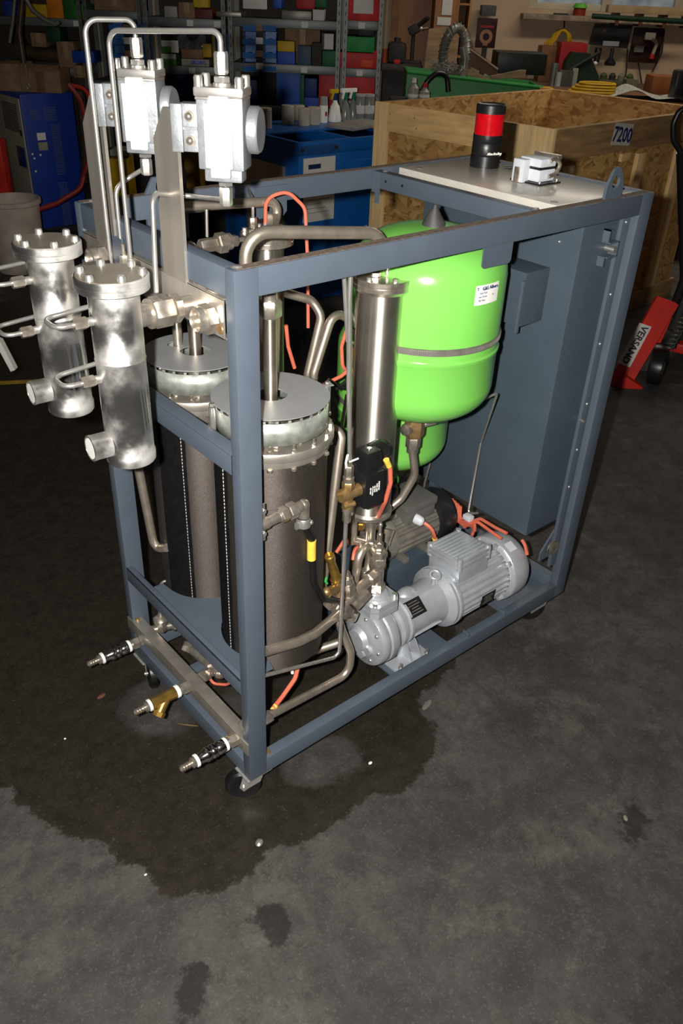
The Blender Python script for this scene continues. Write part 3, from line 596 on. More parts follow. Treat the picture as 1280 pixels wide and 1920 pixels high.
e_=b(.112)
part('hose_clamp',MB().lathe([(.0135,-.03),(.0150,-.032),(.0150,-.05),(.0125,-.052),(.0,-.052)],e_,e_+V(0,0,1),20,h=1).box(e_.x-.022,e_.x-.012,e_.y-.006,e_.y+.002,e_.z-.05,e_.z-.035,.001).sph(e_+V(.016,-.004,-.046),.006,6),TUBE,None,lf)
part('black_hose',MB().tube([e_+V(0,0,-.045),P(584,1010,y=.025),P(588,1090,y=.03),P(606,1122,y=.045),P(640,1128,y=.08)],.0085,.035,14),RUB,'black rubber hose')
d0=P(584,1013,y=.0235); d1=P(583.5,1048,y=.0235); part('cable_tag',MB().tube([d0+V(0,0,.0),d1],.0098,n=16),YEL,'yellow hose tag')
# long pipes
part('tall_pipe',MB().tube([P(612,812,y=.28),P(626,803,y=.24),P(640,815,y=.22),P(603,1112,y=.16),P(622,1128,y=.14)],.0115,.03,16),PIPE,'tall slanting steel pipe')
part('upper_pipe',MB().tube([P(530,548,y=.40),P(585,563,y=.38),P(603,592,y=.36),P(577,700,y=.36),P(575,760,y=.36)],.0105,.035,16),PIPE)
part('upper_pipe',MB().tube([P(660,602,y=.33),P(625,582,y=.33),P(588,700,y=.33),P(586,760,y=.33)],.0105,.035,16),PIPE)
part('feed_pipe',MB().tube([P(497,1221,y=.016),P(560,1203,y=.016),P(590,1188,y=.02),P(640,1146,y=.06)],.0115,.06,16),PIPE)
part('feed_pipe',MB().tube([P(560,1232,y=.20),P(600,1216,y=.16),P(640,1203,y=.13)],.0115,.06,16),PIPE)
part('return_pipe',MB().tube([P(505,1341,y=.02),P(612,1285,y=.06),P(655,1262,y=.06),P(657,1222,y=.06),P(640,1180,y=.08),P(634,1160,y=.09)],.0105,.05,16),PIPE)
part('union_nut',MB().hex(P(492,1350,y=.02),P(507,1342,y=.02),.016),FIT)
part('thin_line',MB().tube([P(478,1271,y=.015),P(626,1233,y=.03),P(636,1222,y=.03),P(648,980,y=.03)],.0048,.012,10),TUBE)
part('thin_line',MB().tube([P(655,862,y=.03),P(655,560,y=.03),P(659,470,y=.03)],.0048,.02,10),TUBE)
part('thin_line',MB().tube([P(652,640,y=.045),P(645,520,y=.045),P(642,470,y=.045)],.0045,.02,10),TUBE)
part('thin_line',MB().tube([P(655,870,y=.05),P(652,760,y=.05),P(652,640,y=.045)],.003,.0,8),PIPE)
p=P(655,866,y=.03); part('cable_tie',MB().tube([p+V(-.004,0,-.03),p+V(-.010,0,0),p+V(-.004,0,.03),p+V(.002,0,0.0)],.0025,.01,8,).cyl(p,p+V(.02,-.005,.004),.002,n=8),WPL,'white cable tie')
# solenoid valve
p=P(652,925,y=.03)
sv=part('solenoid_valve',MB().cyl(p+V(-.022,0,0),p+V(.03,0,0),.0145,n=20).hex(p+V(0,0,.01),p+V(0,0,.03),.014).cyl(p+V(0,0,-.035),p+V(0,0,-.01),.0125,n=18).cyl(p+V(-.016,-.006,-.024),p+V(.01,-.012,-.022),.006,n=12).cyl(p+V(-.03,0,.008),p+V(-.02,0,.006),.004,n=8),BRZ,'dull brass solenoid valve body')
part('tube_nut',MB().cyl(p+V(0,0,.03),p+V(0,0,.04),.0125).hex(p+V(0,0,.04),p+V(0,0,.068),.0105),FIT,None,sv)
part('tube_nut',MB().cyl(p+V(0,0,-.045),p+V(0,0,-.035),.011).hex(p+V(0,0,-.072),p+V(0,0,-.045),.0095),FIT,None,sv)
cx_,cy_,cz_=p.x+.058,p.y+.006,p.z+.002
co=part('coil_block',MB().box(cx_-.027,cx_+.027,cy_-.027,cy_+.027,cz_-.045,cz_+.037,.003),BLACK,'black solenoid coil',sv)
part('cable_plug',MB().box(cx_-.017,cx_+.017,cy_-.017,cy_+.017,cz_+.037,cz_+.046,.001).box(cx_-.0195,cx_+.0195,cy_-.0195,cy_+.0195,cz_+.046,cz_+.085,.002).tube([(cx_+.01,cy_+.01,cz_+.075),(cx_+.045,cy_+.012,cz_+.078),(cx_+.058,cy_+.008,cz_+.060)],.0125,.015,14).hex((cx_+.056,cy_+.01,cz_+.066),(cx_+.062,cy_+.006,cz_+.052),.0135),BLACK,'black ribbed plug with screw',sv)
rb=MB()
for q in range(5): rb.box(cx_-.0205,cx_+.0205,cy_-.0205,cy_+.0205,cz_+.050+q*.006,cz_+.0525+q*.006,.0005)
part('plug_ribs',rb,BLACK,None,sv)
part('plug_screw',MB().cyl((cx_+.0,cy_-.002,cz_+.085),(cx_,cy_-.002,cz_+.088),.005,n=14),TUBE,None,sv)
for q,(s_,dx,dz) in enumerate((('SOLENOID',.012,.003),('230V 50Hz',.006,.0),('IP65 5W',.0,-.001),('PN 0-16 bar',-.006,-.004),('100% ED',-.012,-.003))):
    txt(s_,.0046,(cx_+dx,cy_-.0274,cz_+dz),(0,0,1),(-1,0,0),WPL,sv,'label_text')
part('signal_cable',MB().tube([P(722,862,y=.05),P(731,875,y=.05),P(732,905,y=.05),P(722,940,y=.06),P(706,975,y=.12)],.0055,.03,10),ORG,'orange cable')
part('cable_tag',MB().tube([P(724,862,y=.045),P(729,874,y=.045)],.0068,n=12),YEL,'yellow cable tag')
# fittings under front column
x,y=c1; zb=.49
p=P(690,992,y=.17)
part('column_tee',MB().hex((x+.012,y,.462),(x+.012,y,.487),.019).cyl((x+.012,y,.40),(x+.012,y,.465),.014).hex((x+.012,y,.375),(x+.012,y,.402),.0185).cyl((x+.012,y,.44),(x+.06,y+.02,.45),.013).hex((x+.04,y+.015,.445),(x+.058,y+.02,.45),.017),FIT)
part('column_elbow',MB().cyl((x-.03,y+.02,.40),(x-.03,y+.02,.49),.012).cyl((x-.03,y+.02,.41),(x+.01,y,.39),.012).hex((x-.02,y+.01,.395),(x-.004,y+.004,.39),.016),FIT)
part('brass_valve',MB().cyl((x+.03,y+.06,.40),(x+.03,y+.06,.46),.014).hex((x+.03,y+.06,.40),(x+.03,y+.06,.42),.018).cyl((x+.08,y+.06,.38),(x+.08,y+.06,.43),.014).sph((x+.08,y+.06,.39),.016,8),BRASS)
part('inverted_pipe',MB().tube([P(664,1095,y=.14),P(672,1045,y=.14),P(686,1018,y=.15),P(693,1045,y=.16),P(686,1085,y=.16)],.0115,.03,16),PIPE,'pipe bent in an inverted U')
p=P(687,1075,y=.15); part('union_nut',MB().hex(p+V(0,0,-.02),p+V(0,0,.012),.017),FIT)
# manifold cluster
p=P(643,1125,y=.09)
mc=part('manifold_cross',MB().cyl(P(605,1122,y=.10),P(672,1122,y=.10),.015,n=20).hex(P(615,1128,y=.09),P(632,1128,y=.09),.021).hex(P(663,1138,y=.07),P(690,1110,y=.07),.0165).sph(P(655,1118,y=.08),.021,8).hex(P(655,1122,y=.08),P(652,1092,y=.08),.018).cyl(P(652,1095,y=.08),P(651,1082,y=.08),.0135).hex(P(651,1084,y=.08),P(650,1072,y=.08),.009),FIT,'cluster of nickel-plated pipe fittings')
part('lower_nut',MB().hex(P(640,1138,y=.07),P(652,1150,y=.07),.02).hex(P(662,1146,y=.08),P(655,1162,y=.08),.017).hex(P(626,1140,y=.08),P(642,1146,y=.07),.017),FIT,None,mc)
sf=part('safety_valve',MB().lathe([(0,0),(.014,0),(.016,.012),(.012,.018),(.010,.07),(.011,.075),(.0125,.078),(.0125,.092),(.0095,.094),(.0095,.088),(0,.088)],P(632,1090,y=.09),P(618,1045,y=.09),20,h=1),BRASS,'brass safety relief valve')
part('valve_base',MB().hex(P(636,1102,y=.09),P(631,1086,y=.09),.018).sph(P(642,1112,y=.09),.018,8).cyl(P(628,1104,y=.08),P(612,1112,y=.06),.012,n=18).sph(P(612,1110,y=.06),.0115,8),BRZ,None,sf)
part('seal_wire',MB().tube([P(612,1082,y=.07),P(610,1090,y=.07),P(613,1094,y=.07)],.003,.003,8),mat('green_seal','38a850',.5),'small green seal',sf)
for (pts,) in (([P(646,1012,y=.2),P(630,1036,y=.2)],),([P(682,1020,y=.18),P(664,1030,y=.16),P(661,1050,y=.15)],),([P(618,716,y=.30),P(640,705,y=.28),P(655,692,y=.27)],),([P(536,610,y=.36),P(540,650,y=.36),P(552,690,y=.36)],),([P(604,720,y=.3),P(614,735,y=.28),P(612,760,y=.25)],),([P(652,610,y=.32),P(640,650,y=.31),P(642,690,y=.3),P(658,698,y=.3)],)):
    part('silicone_cable',MB().tube(pts,.0045,.02,8),ORG,'orange silicone cable')
part('silicone_cable',MB().tube([P(558,1252,y=.06),P(553,1272,y=.05),P(530,1305,y=.04),P(512,1328,y=.03)],.0055,.03,8),ORG,'orange silicone cable')
part('cable_tag',MB().tube([P(517,1322,y=.032),P(510,1332,y=.03)],.0062,n=12),YEL,'yellow cable tag')
part('cable_tie',MB().tube([P(547,1250,y=.05),P(548,1262,y=.05)],.004,n=8),WPL)
part('black_cables',MB().tube([P(630,730,y=.28),P(648,715,y=.27),P(658,700,y=.27)],.004,.01,8).tube([P(640,800,y=.27),P(650,740,y=.27)],.004,0,8).tube([P(615,712,y=.28),P(640,728,y=.27),P(655,722,y=.27)],.0045,.01,8),RUB)
# ---- silver pump with motor ----
AY,AZ=.112,.142
XF=Matrix.Translation((.412-.447*.953,AY,AZ-.004))@Matrix.Diagonal((.953,1.05,1.05,1))@Matrix.Translation((0,-AY,-AZ))
X=lambda x:V(x,AY,AZ)
def ribbed(x0,x1,R,nr,dep,m,name,label,par=None,seg=None,ay=AY,az=AZ):
    mb=MB(); n=nr*4; pts=[]
    for q in range(n):
        an=2*PI*q/n; r=R+dep if q%4 in (1,2) else R
        pts.append((r*math.cos(an),r*math.sin(an)))
    mb.prism(pts,(x0,ay,az),(0,1,0),(0,0,1),x1-x0)
    return part(name,mb,m,label,par,25)
pm=ribbed(.775,1.0,.074,26,.006,CAST,'pump_motor','silver-painted pump set with ribbed electric motor')
part('lantern',MB().lathe([(0,.60),(.062,.60),(.066,.606),(.060,.612),(.058,.70),(.064,.745),(.080,.757),(.084,.760),(.084,.768),(.0815,.770),(.0815,.773),(.086,.774),(.086,.783),(.078,.79),(0,.79)],(0,AY,AZ),(1,AY,AZ),56,h=1),CAST,None,pm)
for q in range(7):
    an=R_(-150+q*22); d=V(0,math.cos(an),math.sin(an)); part('lantern_rib',MB().obox(X(.675)+d*.061,(.11,.005,.008),Matrix.Rotation(an+PI/2,3,'X')),CAST,None,pm)
part('lantern_hump',MB().sph(X(.65)+V(0,.012,.046),.028,10,(1.4,.9,.9)),CAST,None,pm)
# volute
part('pump_head',MB().lathe([(0,.447),(.028,.449),(.036,.462),(.052,.466),(.056,.470),(.070,.472),(.079,.476),(.082,.484),(.082,.50),(.079,.505),(.083,.509),(.083,.530),(.078,.54),(.068,.545),(.060,.552),(.060,.565),(.068,.57),(.068,.582),(.062,.586),(.062,.594),(.067,.598),(.067,.606),(.05,.608),(0,.61)],(0,AY,AZ),(1,AY,AZ),64,h=1),CAST,None,pm)
for q in range(8):
    an=R_(q*45+10); c=V(0,math.cos(an),math.sin(an))*.064; part('head_bolt',MB().sph(X(.473)+c,.0062,6),TUBE,None,pm)
for q in (200,250,290): 
    an=R_(q); c=V(0,math.cos(an),math.sin(an))*.040; part('drain_plug',MB().cyl(X(.455)+c,X(.47)+c,.012,.014,14),CAST,None,pm)
dx_=.512
part('discharge_flange',MB().cyl((dx_,AY,AZ+.06),(dx_,AY,AZ+.088),.036,.038,28).prism([(-.050,-.034),(-.034,-.050),(.034,-.050),(.050,-.034),(.050,.034),(.034,.050),(-.034,.050),(-.050,.034)],(dx_,AY,AZ+.086),(1,0,0),(0,1,0),.016).prism([(-.049,-.034),(-.034,-.049),(.034,-.049),(.049,-.034),(.049,.034),(.034,.049),(-.034,.049),(-.049,.034)],(dx_,AY,AZ+.104),(1,0,0),(0,1,0),.016).lathe([(.038,.119),(.036,.128),(.028,.134),(0,.134)],(dx_,AY,AZ),(dx_,AY,9),28,h=1),CAST,None,pm)
for sx in (-.035,.035):
    for sy in (-.035,.035): part('flange_screw',MB().cyl((dx_+sx,AY+sy,AZ+.12),(dx_+sx,AY+sy,AZ+.129),.0065,n=12),TUBE,None,pm)
zt=AZ+.134
sp=part('discharge_fitting',MB().hex((dx_,AY,zt),(dx_,AY,zt+.024),.024).cyl((dx_,AY,zt+.024),(dx_,AY,zt+.07),.018).hex((dx_,AY,zt+.066),(dx_,AY,zt+.10),.0215,.5).hex((dx_,AY,zt+.102),(dx_,AY,zt+.118),.0235,.1).hex((dx_,AY,zt+.12),(dx_,AY,zt+.142),.0115).cyl((dx_,AY,zt+.14),(dx_,AY,zt+.165),.0065),FIT,'stack of pipe fittings on the pump outlet')
part('spindle',MB().cyl((dx_,AY,zt+.165),(dx_,AY,zt+.205),.0035,n=10).sph((dx_,AY,zt+.19),.006,6),TUBE,None,sp)
part('branch_pipe',MB().cyl((dx_,AY,zt+.05),V(dx_-.10,AY-.014,zt+.035),.013).hex((dx_-.012,AY-.002,zt+.049),(dx_-.036,AY-.005,zt+.046),.0185),PIPE,None,sp)
# foot
ft=part('pump_foot',MB().box(.555,.69,AY-.075,AY+.075,.012,.026,.003).box(.60,.65,AY-.02,AY+.02,.02,AZ-.05,.004),CAST,None,pm)
part('foot_web',MB().prism([(0,0),(.06,0),(.03,.05),(0,.06)],(.622,AY,.024),(0,-1,0),(0,0,1),.005).prism([(0,0),(.05,0),(.02,.05),(0,.06)],(.65,AY-.02,.024),(0,-1,0),(0,0,1),.005),CAST,None,pm)
for q in ((.57,-.062),(.675,-.062),(.57,.062)): part('foot_bolt',MB().hex((q[0],AY+q[1],.026),(q[0],AY+q[1],.034),.0085).cyl((q[0],AY+q[1],.034),(q[0],AY+q[1],.045),.0045,n=10),TUBE,None,pm)
# eye bolt
eb=X(.725)+V(0,-.018,.088); part('eye_bolt',MB().tube([eb+V(.0,0,.014)+V(math.cos(2*PI*q/20)*.5,-.86*math.cos(2*PI*q/20),math.sin(2*PI*q/20))*.0135 for q in range(20)],.0042,n=10,closed=True).cyl(eb+V(0,0,-.014),eb+V(0,0,.002),.008,.006,12),CAST,None,pm)
# terminal box (tilted round the motor axis)
tb=R_(-4); RM=Matrix.Rotation(tb,3,'X')
def tbx(x0,x1,y0,y1,z0,z1,bev=.003): 
    c=X((x0+x1)/2)+RM@V(0,(y0+y1)/2,(z0+z1)/2); return c,(x1-x0,y1-y0,z1-z0),RM,bev
mb=MB(); mb.obox(*tbx(.79,.915,-.055,.055,.05,.118)); mb.obox(*tbx(.785,.92,-.060,.060,.106,.118)); mb.obox(*tbx(.785,.92,-.060,.060,.119,.132))
part('terminal_box',mb,CAST,None,pm)
for q in range(9):
    c=tbx(.793,.912,-.052+q*.013-.003,-.052+q*.013+.003,.130,.1355,.001); part('lid_rib',MB().obox(*c),CAST,None,pm)
for xx in (.792,.913):
    for yy in (-.054,.054): 
        c=X(xx)+RM@V(0,yy,.10); c2=X(xx)+RM@V(0,yy,.137); part('lid_screw',MB().cyl(c,c2,.0075,n=12),CAST,None,pm)
part('cable_gland',MB().cyl(X(.92)+V(0,.0,.09),X(.942)+V(0,.0,.09),.016,.013,14),BLACK,'black cable gland',pm)
part('fan_cover',MB().lathe([(.080,.995),(.094,1.0),(.0965,1.004),(.0965,1.048),(.095,1.062),(.088,1.076),(.070,1.084),(.02,1.088),(0,1.088)],(0,AY,AZ),(1,AY,AZ),64,h=1),CAST,None,pm)
for q in (55,100,140,-130): 
    an=R_(q); part('cover_lug',MB().obox(X(.995)+V(0,math.cos(an),math.sin(an))*.088,(.016,.012,.014),Matrix.Rotation(an,3,'X'),.002),CAST,None,pm)
an=R_(-105+0); 
def plate(x0,x1,angd,Rr,wd,name,m,lab,lines):
    an=R_(angd); n=V(0,math.cos(an),math.sin(an)); tq=V(0,-math.sin(an),math.cos(an)); c=X((x0+x1)/2)+n*Rr
    M=Matrix((V(1,0,0),tq,n)).transposed(); pp=part(name,MB().obox(c,(x1-x0,wd,.0015),M,.0004),m,lab,pm); fp=MB()
    for q in range(5): fp.obox(c+n*.001+tq*(wd*.32-q*wd*.16),((x1-x0)*(.7-.13*(q%3)),wd*.05,.0006),M)
    part('fine_print',fp,GREYP,None,pm)['kind']='stuff'
    for q,l in enumerate(lines): txt(l,wd/(len(lines)+1.3)*.85,c+n*.0008+tq*(wd/2-wd*(q+1)/(len(lines)+1)),V(1,0,0)*(-1 if 0 else 1),tq if 0 else tq,GREYPL,pm,'plate_text',ext=.0003)
plate(.60,.66,128-0,.0635,.045,'rating_plate',BLACK,'black rating plate with fine print',[])
plate(.865,.925,-174,.0825,.038,'rating_plate',BLACK,'black rating plate with fine print',[])
part('info_sticker',MB().obox(X(1.03)+V(0,math.cos(R_(115)),math.sin(R_(115)))*.0972,(.03,.028,.0008),Matrix.Rotation(R_(25),3,'X')),GREYPL,None,pm)
XF=None
# ---- second pump motor behind ----
bm_=part('motor_beam',MB().box(.50,.972,.24,.40,.0,.185,.004),CABP,'dark blue-grey box beam carrying the second motor')
p=P(835,945,y=.30); AY2,AZ2=.30,.262
X2=lambda x:V(x,AY2,AZ2)
XF=Matrix.Translation((-.028,AY2,AZ2))@Matrix.Diagonal((1,1.13,1.13,1))@Matrix.Translation((0,-AY2,-AZ2))
m2=ribbed(.70,.87,.056,20,.005,GREYP,'circulation_motor','dark grey ribbed electric motor',None,None,AY2,AZ2)
part('end_flange',MB().lathe([(0,.665),(.045,.665),(.058,.672),(.062,.678),(.062,.70),(0,.705)],(0,AY2,AZ2),(1,AY2,AZ2),40,h=1),GREYP,None,m2)
part('fan_cover',MB().lathe([(.060,.862),(.068,.866),(.070,.872),(.070,.918),(.064,.932),(.05,.938),(0,.940)],(0,AY2,AZ2),(1,AY2,AZ2),48,h=1),BLACK,'black domed fan cover',m2)
part('terminal_box',MB().box(.735,.845,AY2-.05,AY2+.045,AZ2+.045,AZ2+.075,.003).box(.73,.85,AY2-.054,AY2+.05,AZ2+.075,AZ2+.098,.006),mat('dusty_black_lid','5c5a56',.6),'dusty dark terminal box',m2)
for x_ in (.73,.82): part('motor_foot',MB().box(x_,x_+.02,AY2-.06,AY2+.06,.195,.21,.003),GREYP,None,m2)
part('cable_gland',MB().lathe([(0,0),(.013,0),(.014,.008),(.012,.022),(.007,.026),(0,.026)],X2(.765)+V(0,-.05,.058),X2(.78)+V(0,-.09,.050),16,h=1),GREYPL,'light grey cable gland',m2)
g_=X2(.775)+V(0,-.075,.053); part('motor_cable',MB().tube([g_,g_+V(.01,-.02,-.01),g_+V(.03,-.02,-.05),g_+V(.04,-.0,-.10)],.0055,.03,10),ORG,'orange cable',m2)
part('cable_tag',MB().tube([g_+V(.0265,-.02,-.045),g_+V(.032,-.018,-.06)],.007,n=12),YEL,None,m2)
part('pump_casting',MB().cyl((.62,AY2,AZ2),(.67,AY2,AZ2),.035,n=20).hex((.60,AY2-.0,AZ2+.02),(.63,AY2-.03,AZ2+.05),.02).cyl((.655,AY2-.05,AZ2+.065),(.64,AY2-.06,AZ2+.03),.024,.016,12).sph((.64,AY2-.05,AZ2+.02),.02,8),FIT,None,m2)
XF=None
part('brass_fitting',MB().hex((.55,.27,.22),(.55,.27,.25),.018).cyl((.55,.27,.25),(.55,.27,.285),.013),BRASS)
part('brass_fitting',MB().hex((.60,.23,.21),(.60,.23,.24),.018).sph((.60,.23,.245),.016,8),BRASS)
p=P(735,925,y=.24); part('small_sensor',MB().box(p.x-.012,p.x+.012,p.y-.012,p.y+.012,p.z-.03,p.z+.02,.003).hex(p+V(0,0,.02),p+V(0,0,.035),.012),BLACK)
part('green_clip',MB().tube([p+V(-.01,0,.04),p+V(.0,0,.055),p+V(.014,0,.045),p+V(.014,0,.03)],.005,.008,8),mat('green_plastic_clip','3f9a38',.4),'green plastic clip')
# cable bundle by the cabinet
for q in range(7):
    o=q*.0055
    part('silicone_cable',MB().tube([P(848+q*2.6,935+q*2.4,x=.955),P(846+q*2.6,966+q*2,x=.95)+V(-.01*(q%2),0,0),P(868+q*2,985-q*1.5,x=.94),P(890,985+q*2,x=.93)],.0045,.02,8),ORG,'orange cable in the tied bundle')
for l in ([(868,985),(900,972),(930,990),(950,1000)],[(870,988),(895,978),(925,1000),(940,1010)],[(890,975),(888,995),(882,1010)],[(978,1012),(984,1022),(988,1040)]):
    part('silicone_cable',MB().tube([P(u,v,x=.94 if u<960 else 1.0) for u,v in l],.005,.02,8),ORG,'orange silicone cable')
p=P(878,968,x=.935); part('tube_clip',MB().box(p.x-.01,p.x+.01,p.y-.014,p.y+.014,p.z-.012,p.z+.004,.002),GREYPL)
# ================= the workshop behind =================
def SZ(u,v,d):
    p=P(u,v,d=d)-Vector((CAM.x,CAM.y,0)); return p.dot(RT),p.z
def bgt(name,label,cat,u0,v0,u1,v1,d,group=None,z=None,turn=0):
    """thing standing at distance d whose front covers the given picture box; local axes: x right, y away, z up"""
    um,vm=(u0+u1)/2,(v0+v1)/2; s0=SZ(u0,vm,d)[0]; s1=SZ(u1,vm,d)[0]; z1=SZ(um,v0,d)[1]; z0=SZ(um,v1,d)[1] if z is None else z
    if z is not None: z1=max(z1,z0+.02)
    r=thing(name,label,cat,B((s0+s1)/2,d,z0),BGR+turn,group,local=True); return r,s1-s0,z1-z0
C_={}
def pm_(hexc,rough=.5,metal=0,nm=None,**k):
    n=nm or 'plain_'+hexc
    k.setdefault('spec',.22)
    return mat(n,hexc,rough,metal,k.pop('var',.12),k.pop('scale',12),**k)
CARD=mat('cardboard','7d6248',.85,0,.12,18,.1,300); PLY=mat('plain_board','8d7354',.75,0,.15,6,.1,200,stretch=(1,1,6))
RACKM=mat('grey_rack_steel','565b59',.45,.4,.08,14); BINB=mat('blue_bin_plastic','1c5fa0',.4,0,.06,20); DARK=mat('dark_stuff','1e1c1a',.7,0,.2,20)
PAP=mat('paper','c9c6c0',.8,0,.04,20)
# ---- room shell ----
WALL=mat('old_plaster','b09a80',.9,0,.07,2.5,.3,60)
def st(n,mb,m): 
    o=obj(n,mb,m); o['kind']='structure'; return o
def slab(n,s0,s1,d0,d1,z0,z1,m,par=None):
    o=obj(n,MB().box(s0,s1,d0,d1,z0,z1),m); o.location=Vector((CAM.x,CAM.y,0))+Matrix.Rotation(BGR,3,'Z')@o.location; o.rotation_euler=(0,0,BGR); o['kind']='structure'; return o
WD=8.3
ws0=SZ(992,0,WD)[0]; wz=SZ(1130,22,WD)[1]
slab('wall_back',-5.6,ws0,WD,WD+.2,FZ,3.2,WALL); slab('wall_back_under_window',ws0,5.4,WD,WD+.2,FZ,wz,WALL).name='wall_back.001'
slab('wall_back.002',ws0,5.4,WD,WD+.2,wz+1.25,3.2,WALL); slab('wall_back.003',4.2,5.4,WD+.001,WD+.2,wz,wz+1.25,WALL)
slab('wall_left',-5.6,-5.4,-5.5,WD,FZ,3.2,WALL); slab('wall_right',5.4,5.6,-5.5,WD,FZ,3.2,WALL)
wn=slab('window_1',ws0,4.2,WD+.06,WD+.11,wz,wz+1.25,mat('frosted_pane','8b949c',.3,0,.3,9,.4,60,emit='707880',es=.35))
def wchild(n,s0,s1,d0,d1,z0,z1,m,lab=None):
    cx,cy=(ws0+4.2)/2,(WD+.06+WD+.11)/2
    o=obj(n,MB().box(s0-cx,s1-cx,d0-cy,d1-cy,z0-wz,z1-wz,.004),m); o.parent=wn
    if lab:o['label']=lab
FR=mat('cream_window_paint','b3a890',.5,0,.06,8)
for s0,s1 in ((ws0,ws0+.07),(ws0+.62,ws0+.70),(ws0+1.24,ws0+1.32),(ws0+2.0,ws0+2.08)): wchild('window_frame',s0,s1,WD+.0,WD+.06,wz,wz+1.25,FR)
wchild('window_frame',ws0,4.2,WD+.01,WD+.07,wz-.0,wz+.05,FR); wchild('window_frame',ws0,4.2,WD+.01,WD+.07,wz+1.2,wz+1.25,FR)
wchild('window_sill',ws0-.06,4.2,WD-.17,WD+.0,wz-.075,wz-.035,mat('worn_sill','8a7a66',.7,0,.25,14))
# ---- racks ----
def rack(lab,u0,u1,d,lv,ztop=2.0,dep=.4,chrome=False,posts=(1,1),tags=()):
    s0=SZ(u0,80,d)[0]; s1=SZ(u1,80,d)[0]; r=thing('shelf_rack',lab,'shelving',B((s0+s1)/2,d,FZ),BGR,None,local=True); w=s1-s0
    zs=[]
    for v in lv:
        z=SZ((u0+u1)/2,v,d)[1]; zs.append(z); obj('shelf_board',MB().box(-w/2+.02,w/2-.02,.004,dep,z-FZ-.055,z-FZ-.0,.004),RACKM,r)
    obj('dark_backdrop',MB().box(-w/2+.01,w/2-.01,dep+.001,dep+.006,.3,ztop),mat('backdrop_dark_brown','2e2620',.9,0,.2,4),r)  # added dark sheet so the pale wall does not lighten the shelf gaps
    for i,x in enumerate((-w/2,w/2-.03)):
        if not posts[i]: continue
        mb=MB().box(x,x+.03,0,.003,0,ztop).box(x+(0 if i==0 else .027),x+(.003 if i==0 else .03),0,.03,0,ztop)
        obj('rack_post',mb,RACKM,r,); obj('rack_post',MB().box(x,x+.03,dep-.003,dep,0,ztop),RACKM,r)
        hs=MB()
        for k in range(18): hs.box(x+.013,x+.018,-.001,.0,.9+k*.055,.925+k*.055)
        h=obj('post_holes',hs,DARK,r); h['kind']='stuff'
    for (u,v,k) in tags:
        s=SZ(u,v,d)[0]-(s0+s1)/2; zz=zs[k]-FZ-.028; obj('price_label',MB().box(s-.022,s+.022,-.0,.0035,zz-.018,zz+.018),PAP,r)
    return zs,d
RA=rack('leftmost grey shelf rack above the blue compressor',-60,158,7.3,[32,124],tags=((140,20,0),))
RB=rack('narrow grey shelf rack holding the left bank of blue bins',162,268,7.3,[20,152])
RC=rack('grey shelf rack with cardboard boxes behind the near valve',272,424,6.6,[34,124,208],tags=((356,43,0),(407,47,0),(360,135,1)))
RD=rack('wide grey shelf rack with the right bank of blue bins',428,638,6.6,[36,121,200],tags=((571,40,0),(570,126,1),(590,200,2)))
RE=rack('right-hand grey shelf rack with red and green crates',642,716,6.6,[39,129,190],tags=((678,45,0),(674,134,1)))
def lbox(kind,label,cat,u0,v0,u1,v1,R,lev,m,dep=.28,off=.03,group=None,style='box',pm2=None,turn=0):
    zs,d=R; z=zs[lev] if lev is not None else None
    if lev is not None and v1>v0: pass
    r,w,h=bgt(kind,label,cat,u0,v0,u1,v1,d+off,group,z,turn); w=abs(w)
    if style=='box':
        obj('box_body',MB().box(-w/2,w/2,0,dep,0,h,.004),m,r)
        if m is CARD: obj('tape_strip',MB().box(-.02,.02,-.001,dep*.9,h*.3,h+.001),pm_('8f7a58',.5),r)
    elif style=='crate': # open plastic crate
        obj('crate_wall',MB().box(-w/2,w/2,0,.008,0,h,.002),m,r); obj('crate_wall',MB().box(-w/2,w/2,dep-.008,dep,0,h,.002),m,r)
        for x in (-w/2,w/2-.008): obj('crate_wall',MB().box(x,x+.008,.008,dep-.008,0,h,.002),m,r)
        obj('crate_base',MB().box(-w/2+.008,w/2-.008,.008,dep-.008,0,.006),m,r)
        obj('crate_rim',MB().box(-w/2-.008,w/2+.008,-.01,.0,h-.02,h,.003),m,r)
    if pm2: obj('paper_sheet',MB().box(-w*pm2[0],w*pm2[1],-.003,-.0005,h*pm2[2],h*pm2[3]),PAP,r,'white paper label')
    return r,w,h
def bin_(u0,v0,u1,v1,d,lab,grp):
    r,w,h=bgt('storage_bin',lab,'bin',u0,v0,u1,v1,d,grp); w=abs(w); dp=.14
    pr=[(0,0),(dp,0),(dp,h),(.04,h),(.035,h*.62),(-.012,h*.48),(-.006,h*.1)]
    obj('bin_side',MB().prism(pr,(-w/2,0,0),(0,1,0),(0,0,1),.003),BINB,r); obj('bin_side',MB().prism(pr,(w/2-.003,0,0),(0,1,0),(0,0,1),.003),BINB,r)
    obj('bin_front',MB().add([(-w/2,-.012,h*.48),(w/2,-.012,h*.48),(w/2,-.006,h*.08),(-w/2,-.006,h*.08),(-w/2,-.008,h*.48),(w/2,-.008,h*.48),(w/2,-.002,h*.08),(-w/2,-.002,h*.08)],[(0,1,2,3),(4,5,6,7),(0,1,5,4),(2,3,7,6),(1,2,6,5),(0,3,7,4)]),BINB,r)
    obj('bin_back',MB().box(-w/2,w/2,dp,dp+.003,0,h),BINB,r); obj('bin_floor',MB().box(-w/2,w/2,0,dp,0,.003),BINB,r)
    obj('bin_contents',MB().sph((0,.07,h*.3),w*.3,6,(1,.9,.5)),DARK,r)
rows=['top','second','third','bottom']
